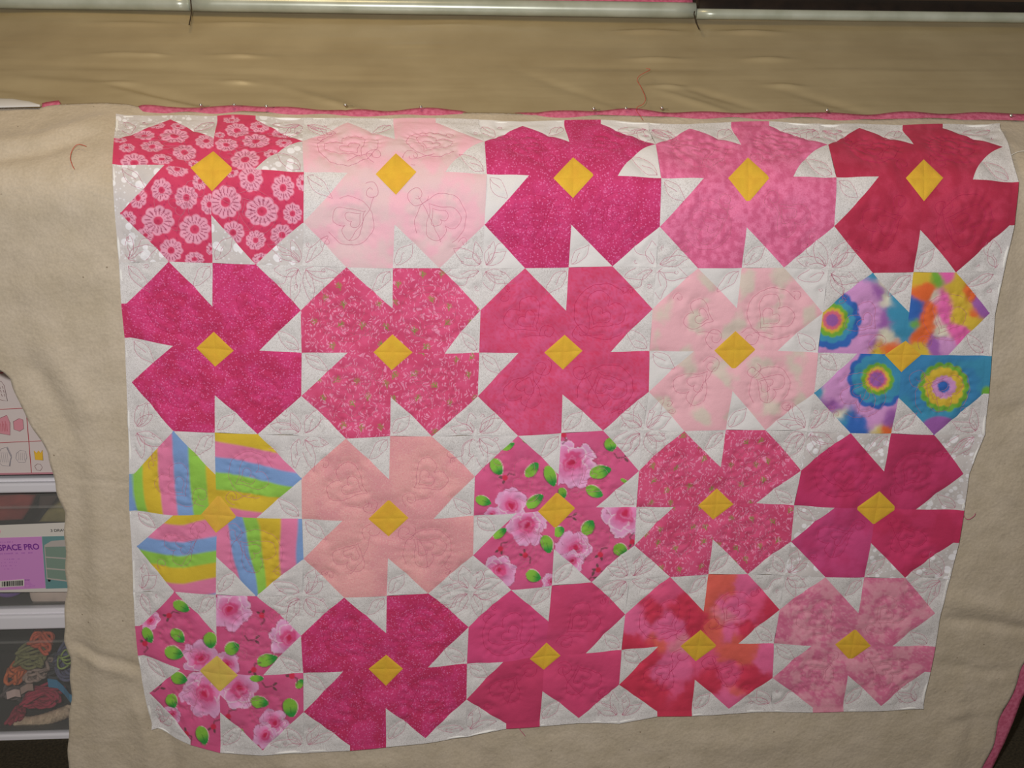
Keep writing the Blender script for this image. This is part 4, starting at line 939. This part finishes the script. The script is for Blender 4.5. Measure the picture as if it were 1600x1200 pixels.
flatpoly([(4, 903), (41.5, 900), (41.5, 910.5), (4, 913)], 'barcode_ground', PAP, lab, YO-.0012)
bars = MB(); R = random.Random(4); x = 7.0; k = 0
while x < 38:
    w_ = R.choice([.5, .8, 1.3, 2.0]); pts = [(x, 903.4-(x-7)*.06), (x+w_, 903.4-(x-7)*.06), (x+w_, 911-(x-7)*.05), (x, 911-(x-7)*.05)]
    V = [(px_at(a, b)[0], YO-.0019, px_at(a, b)[1]) for a, b in pts]; bars.add(V, [[3, 2, 1, 0]]); x += w_+R.choice([.5, .7, 1.0])
bars.build('barcode', BLK, lab)
def text(body, x0, y0, x1, hpx, m, yo, parent, bold=.0, name='lettering'):
    cu = bpy.data.curves.new(name, 'FONT'); cu.body = body; cu.size = 1; cu.extrude = 0; cu.offset = bold
    cu.materials.append(m); o = link(name, cu, parent)
    bpy.context.view_layer.update()
    wdt, hgt = max(o.dimensions.x, 1e-4), max(o.dimensions.y, 1e-4)
    a = px_at(x0, y0); b = px_at(x1, y0); t = px_at(x0, y0-hpx)
    rise = px_at(x1, y0-(x1-x0)*.035)[1]-a[1]
    W_ = b[0]-a[0]; H_ = t[1]-a[1]
    o.location = (a[0], yo, a[1]); o.rotation_euler = (PI/2, -math.atan2(rise, W_), 0)
    cap = .729 if body.upper() == body else .74
    o.scale = (W_/wdt, H_/cap, 1)
    bpy.context.view_layer.update()
    me = bpy.data.meshes.new_from_object(o); me.name = name; q = link(name+'_line', me, parent); q.name = name
    q.location = o.location; q.rotation_euler = o.rotation_euler; q.scale = o.scale; bpy.data.objects.remove(o); return q
text('SPACE PRO', 2.2, 855.5, 65.5, 9.2, INK, YO-.0014, lab, .022)
text('3 DRAWER', 82.5, 826.5, 117, 4.2, BLK, YO-.0010, lab, .01)
def marks(x0, y0, x1, h, m, seed, dens=.75, name='small_print'):
    mb = MB(); R = random.Random(seed); x = x0
    while x < x1:
        w_ = R.uniform(.9, 1.6)
        if R.random() < dens:
            yy = y0-(x-x0)*.035; hh = h*R.uniform(.7, 1)
            V = [(px_at(a, b)[0], YO-.0014, px_at(a, b)[1]) for a, b in [(x, yy-hh), (x+w_*.7, yy-hh), (x+w_*.7, yy), (x, yy)]]; mb.add(V, [[3, 2, 1, 0]])
        x += w_+.5
    mb.build(name, m, lab)
marks(0, 843.5, 23, 2.0, INK2, 1); marks(0, 861.5, 57, 2.2, INK2, 2)
for k in range(4): marks(2+k*2, 870+k*5, 34-k*2, 1.5, INK2, 5+k, .35)
marks(42.5, 902, 50, 1.8, INK, 11, .95)
for k in range(5): marks(42.5, 904.5+k*2, 55+R.uniform(-3, 4), 1.0, INK2, 12+k, .8)
# heart outline at the left end of the white strip
hp = heart((-5, 829), 10, -.15, 40); X = np.array([(px_at(a, b)[0], YO-.001, px_at(a, b)[1]) for a, b in hp])
MB().tube(X, .0006, 5).build('printed_heart', PINKI, lab, True)
# printed doll clothes panel
pan = empty('printed_panel', (-1.06, UY, 0)); pan.rotation_euler = (0, 0, ang)
tag(pan, 'white fabric panel printed with red grid and doll clothes, hung over the top drawer', 'fabric panel')
PY_ = -.020
PB = pm('panel_cloth', (178, 168, 164), 1.7); RED = pm('panel_red', (178, 62, 70), 1.4); DRS = pm('dress_pink', (190, 128, 138), 1.5); GRY = pm('dress_grey', (140, 136, 142), 1.5); GOL = pm('crown_gold', (200, 160, 50), 1.6); BRN = pm('dress_brown', (128, 96, 96), 1.4); PINKE = pm('panel_pink_border', (176, 120, 130), 1.4)
flatpoly([(-90, 520), (150, 512), (150, 733), (-90, 736)], 'cloth', PB, pan, PY_)
flatpoly([(-90, 734), (150, 731), (150, 733.5), (-90, 736.8)], 'pink_border', PINKE, pan, PY_-.0008)
def pline(pts, wpx, m, name='printed_line', yo=PY_-.0010):
    X = np.array([(px_at(a, b)[0], yo, px_at(a, b)[1]) for a, b in pts]); V, Fq = tube(X, wpx*.0006, 4); V[:, 1] = yo+(V[:, 1]-yo)*.3
    return mesh(name, V, Fq, m, pan, False)
pline([(-90, 639), (36, 632.5), (60, 632)], 1.0, RED, 'red_grid_line'); pline([(-90, 690), (0, 686), (66, 683), (110, 682)], 1.0, RED, 'red_grid_line'); pline([(44, 600), (49, 660), (55, 732)], 1.2, RED, 'red_grid_line'); pline([(-90, 590), (20, 576)], 1.6, RED, 'red_grid_line')
def outline(pts, m, fill=None, wpx=.7, name='printed_garment'):
    if fill: flatpoly(pts, name, fill, pan, PY_-.0008)
    pline(list(pts)+[pts[0]], wpx, m, name)
outline([(-2, 596), (8, 590), (13, 597), (18, 621), (10, 620), (-8, 614)], BRN, None, .8)
for k in range(9): pline([(1+k*1.5, 598+(k % 3)*6), (3+k*1.4, 602+(k % 3)*6)], .8, BRN, 'printed_pattern')
outline([(-4, 652), (17, 643), (22, 655), (22, 674), (5, 671), (-4, 668)], BRN, DRS)
for k in range(8): pline([(0+k*2.4, 652+(k % 2)*4), (1+k*2.4, 668)], .5, RED, 'printed_pattern')
outline([(27, 653), (36, 648), (42, 650), (43, 664), (37, 668), (28, 665)], BRN, DRS)
outline([(-3, 673), (6, 679), (1, 684), (-4, 684)], BRN)
outline([(2, 706), (8, 695), (18, 692), (24, 705), (22, 722), (10, 721), (4, 716)], GRY)
pline([(17, 693), (21, 702), (24, 708), (22, 715), (21, 722)], 1.5, GRY, 'printed_pattern')
for k in range(5): pline([(5+k*3, 700), (7+k*3, 716)], .4, GRY, 'printed_pattern')
outline([(32, 702), (38, 697), (46, 699), (48, 708), (45, 716), (35, 716), (31, 710)], GRY)
for k in range(4): pline([(35+k*3, 701), (35.5+k*3, 713)], .4, GRY, 'printed_pattern')
outline([(59, 698), (63, 702), (66, 698), (69, 702), (72, 697), (73, 713), (61, 712)], GOL, GOL)
outline([(60, 722), (64, 718.5), (69, 719), (72, 724), (69, 729), (63, 728)], BRN)
# things inside the clear drawers
def skein(name, x, y, px, py, m, label, cat='yarn', R=9, loops=9, tilt=0.0, depth=.10, squash=.55, rr=.0035, seed=1):
    cx, cz = px_at(px, py); sc = .00118
    R_ = random.Random(seed); mb = MB()
    for k in range(loops):
        t = np.linspace(0, 2*PI, 26)[:-1]; a = R*sc*(1+R_.uniform(-.3, .15)); ph = R_.uniform(0, 6)
        X = np.stack([a*np.cos(t), R_.uniform(-.02, .02)+.012*np.sin(2*t+ph), a*squash*(1+R_.uniform(-.35, .2))*np.sin(t)], 1)
        X[:, 2] += R_.uniform(-1, 1)*.006; X[:, 0] += R_.uniform(-1, 1)*.005
        ca, sa = math.cos(tilt+R_.uniform(-.15, .15)), math.sin(tilt); X = np.stack([X[:, 0]*ca-X[:, 2]*sa, X[:, 1], X[:, 0]*sa+X[:, 2]*ca], 1)
        mb.tube(X, rr, 6, True)
    o = mb.build(name, m, None, True)
    p = Matrix.Rotation(ang, 3, 'Z') @ Vector((cx, depth, cz)); o.location = Vector((-1.06, UY, 0))+p; o.rotation_euler = (0, 0, ang)
    tag(o, label, cat); return o
ym = lambda nm, c: mat(nm, lin(c, 2.0), .9, noise=lin(c, 1.2), nscale=90, bump=.5, bscale=300)
skein('yarn_skein', 0, 0, 48, 1028, ym('yarn_orange', (186, 84, 56)), 'orange red yarn skein at the top of the lower drawer pile', R=17, tilt=-.5, seed=2, depth=.06)
skein('yarn_skein', 0, 0, 35, 1045, ym('yarn_olive', (112, 112, 72)), 'olive green yarn skein in the lower drawer', R=22, squash=.4, seed=3, depth=.045)
skein('yarn_skein', 0, 0, 15, 1067, ym('yarn_rust', (176, 92, 52)), 'rust orange yarn loop at the left of the lower drawer', R=9, squash=1.7, seed=4, depth=.035)
skein('yarn_skein', 0, 0, 44, 1070, ym('yarn_beige', (140, 122, 112)), 'beige yarn skein behind the small tags in the lower drawer', R=17, squash=.6, seed=5, depth=.055)
skein('yarn_skein', 0, 0, 55, 1110, ym('yarn_crimson', (150, 40, 66)), 'crimson yarn skein above the cream rope in the lower drawer', R=30, squash=.42, tilt=.12, loops=14, seed=6, depth=.05)
skein('yarn_skein', 0, 0, 18, 1132, ym('yarn_wine', (136, 40, 60)), 'wine red yarn end at the left bottom of the lower drawer', R=14, squash=.35, tilt=.5, seed=7, depth=.035)
skein('yarn_skein', 0, 0, 94, 1060, ym('yarn_slate', (82, 84, 108)), 'slate blue mesh yarn at the right of the lower drawer', R=24, squash=1.0, loops=16, seed=8, depth=.075)
skein('yarn_skein', 0, 0, 95, 1038, ym('yarn_lime', (130, 150, 80)), 'lime green cord loops above the slate blue yarn', cat='cord', R=15, squash=.6, loops=3, rr=.002, seed=9, depth=.035)
skein('yarn_skein', 0, 0, 62, 1075, ym('yarn_charcoal', (58, 60, 64)), 'charcoal yarn in the middle of the lower drawer', R=26, squash=.5, loops=10, seed=10, depth=.09)
skein('yarn_skein', 0, 0, 8, 1110, ym('yarn_grey', (86, 78, 78)), 'dark grey yarn at the left edge of the lower drawer', R=20, squash=.7, loops=10, seed=12, depth=.08)
def local_obj(o, label, cat):
    o.location = (-1.06, UY, 0); o.rotation_euler = (0, 0, ang); return tag(o, label, cat)
rope = MB(); pts = [(18, 1142), (40, 1143), (62, 1138), (82, 1131), (100, 1124)]
for ph in (0, PI*2/3, PI*4/3):
    X = []
    for t in np.linspace(0, 1, 60):
        x = np.interp(t*4, range(5), [p[0] for p in pts]); y = np.interp(t*4, range(5), [p[1] for p in pts]); a = px_at(x, y)
        X.append((a[0], .03+.007*math.cos(t*50+ph), a[1]+.007*math.sin(t*50+ph)))
    rope.tube(X, .008, 7)
local_obj(rope.build('twisted_rope', ym('rope_cream', (172, 152, 128)), None, True), 'thick twisted cream rope at the bottom of the lower drawer', 'rope')
def ribbon(name, pts, wd, m, label, cat, depth):
    a = np.array([px_at(*p) for p in pts]); n = len(a); V = []
    for k in range(n):
        for s, dy in ((1, 0), (-1, 0), (-1, .002), (1, .002)): V.append((a[k][0], depth+.010*math.sin(k*1.3)+dy, a[k][1]+s*wd/2))
    Fc = [[k*4+j, k*4+(j+1) % 4, k*4+4+(j+1) % 4, k*4+4+j] for k in range(n-1) for j in range(4)]+[[0, 1, 2, 3], [n*4-1, n*4-2, n*4-3, n*4-4]]
    return local_obj(mesh(name, V, Fc, m, None, False), label, cat)
ribbon('blue_ribbon', [(66, 1082), (78, 1088), (90, 1096), (102, 1103), (118, 1110)], .020, pm('ribbon_blue', (44, 108, 140), 2.0), 'folded bright blue ribbon at the right of the lower drawer', 'ribbon', .035)
ribbon('paper_tag', [(7, 1092.5), (17, 1092), (27, 1091.5)], .017, pm('tag_paper', (170, 150, 144), 2.0), 'small white paper tag at the left of the lower drawer', 'tag', .012)
ribbon('paper_tag', [(28, 1087), (36, 1085), (46, 1083)], .016, pm('tag_paper_two', (148, 128, 118), 1.8), 'small beige tag tilted beside the white paper tag', 'tag', .016)
def cloth_lump(name, pts, m, label, depth, th=.05):
    a = [px_at(*p) for p in pts]; n = len(a); c = np.mean(a, 0); V = []; rings_ = 5
    for k in range(rings_):
        t = k/(rings_-1); s = math.cos(t*PI/2)
        for p in a: V.append((c[0]+(p[0]-c[0])*(1-.75*t**2), depth-th*.25*math.sin(t*PI/2)*(1+.3*math.sin(9*p[0]*40)), c[1]+(p[1]-c[1])*(1-.75*t**2)))
    m0 = len(V)
    for p in a: V.append((p[0], depth+th, p[1]))
    Fc = [[k*n+j, k*n+(j+1) % n, (k+1)*n+(j+1) % n, (k+1)*n+j] for k in range(rings_-1) for j in range(n)]
    Fc += [[(rings_-1)*n+j for j in range(n)]]+[[j, m0+j, m0+(j+1) % n, (j+1) % n] for j in range(n)]+[[m0+j for j in range(n)][::-1]]
    return local_obj(mesh(name, V, Fc, m, None, True), label, 'cloth')
cm = lambda nm, c: mat(nm, lin(c, 2.0), .9, noise=lin(c, 1.4), nscale=25, bump=.3, bscale=500)
cloth_lump('folded_cloth', [(-50, 832), (-50, 795), (0, 788), (20, 786), (38, 792), (32, 812), (22, 828)], cm('cloth_red', (120, 48, 44)), 'folded dark red cloth at the left of the middle drawer', .05)
cloth_lump('folded_cloth', [(30, 830), (34, 800), (60, 790), (80, 794), (60, 815), (50, 830)], cm('cloth_brown', (74, 58, 52)), 'dark brown cloth between the red and olive ones', .11)
cloth_lump('folded_cloth', [(48, 830), (62, 812), (84, 797), (120, 780), (140, 790), (140, 830)], cm('cloth_olive', (120, 112, 70)), 'olive green cloth at the right of the middle drawer', .045)
cloth_lump('folded_cloth', [(-50, 950), (-50, 915), (0, 914), (38, 914), (44, 948)], cm('cloth_khaki', (124, 116, 74)), 'khaki patterned cloth under the violet ribbon ring', .10)
cloth_lump('white_pouch', [(40, 910), (124, 906), (124, 944), (49, 949), (44, 938)], cm('pouch_white', (176, 160, 148)), 'cream white pouch at the lower right of the middle drawer', .012, .02)
mb = MB(); t = np.linspace(0, 2*PI, 30)[:-1]; c0 = px_at(2, 920)
X = np.stack([c0[0]+.034*np.cos(t), .025+0*t, c0[1]+.028*np.sin(t)], 1); mb.tube(X, .0055, 8, True)
local_obj(mb.build('ribbon_ring', cm('violet_ribbon', (92, 62, 124)), None, True), 'violet ribbon ring at the left of the middle drawer', 'ribbon')
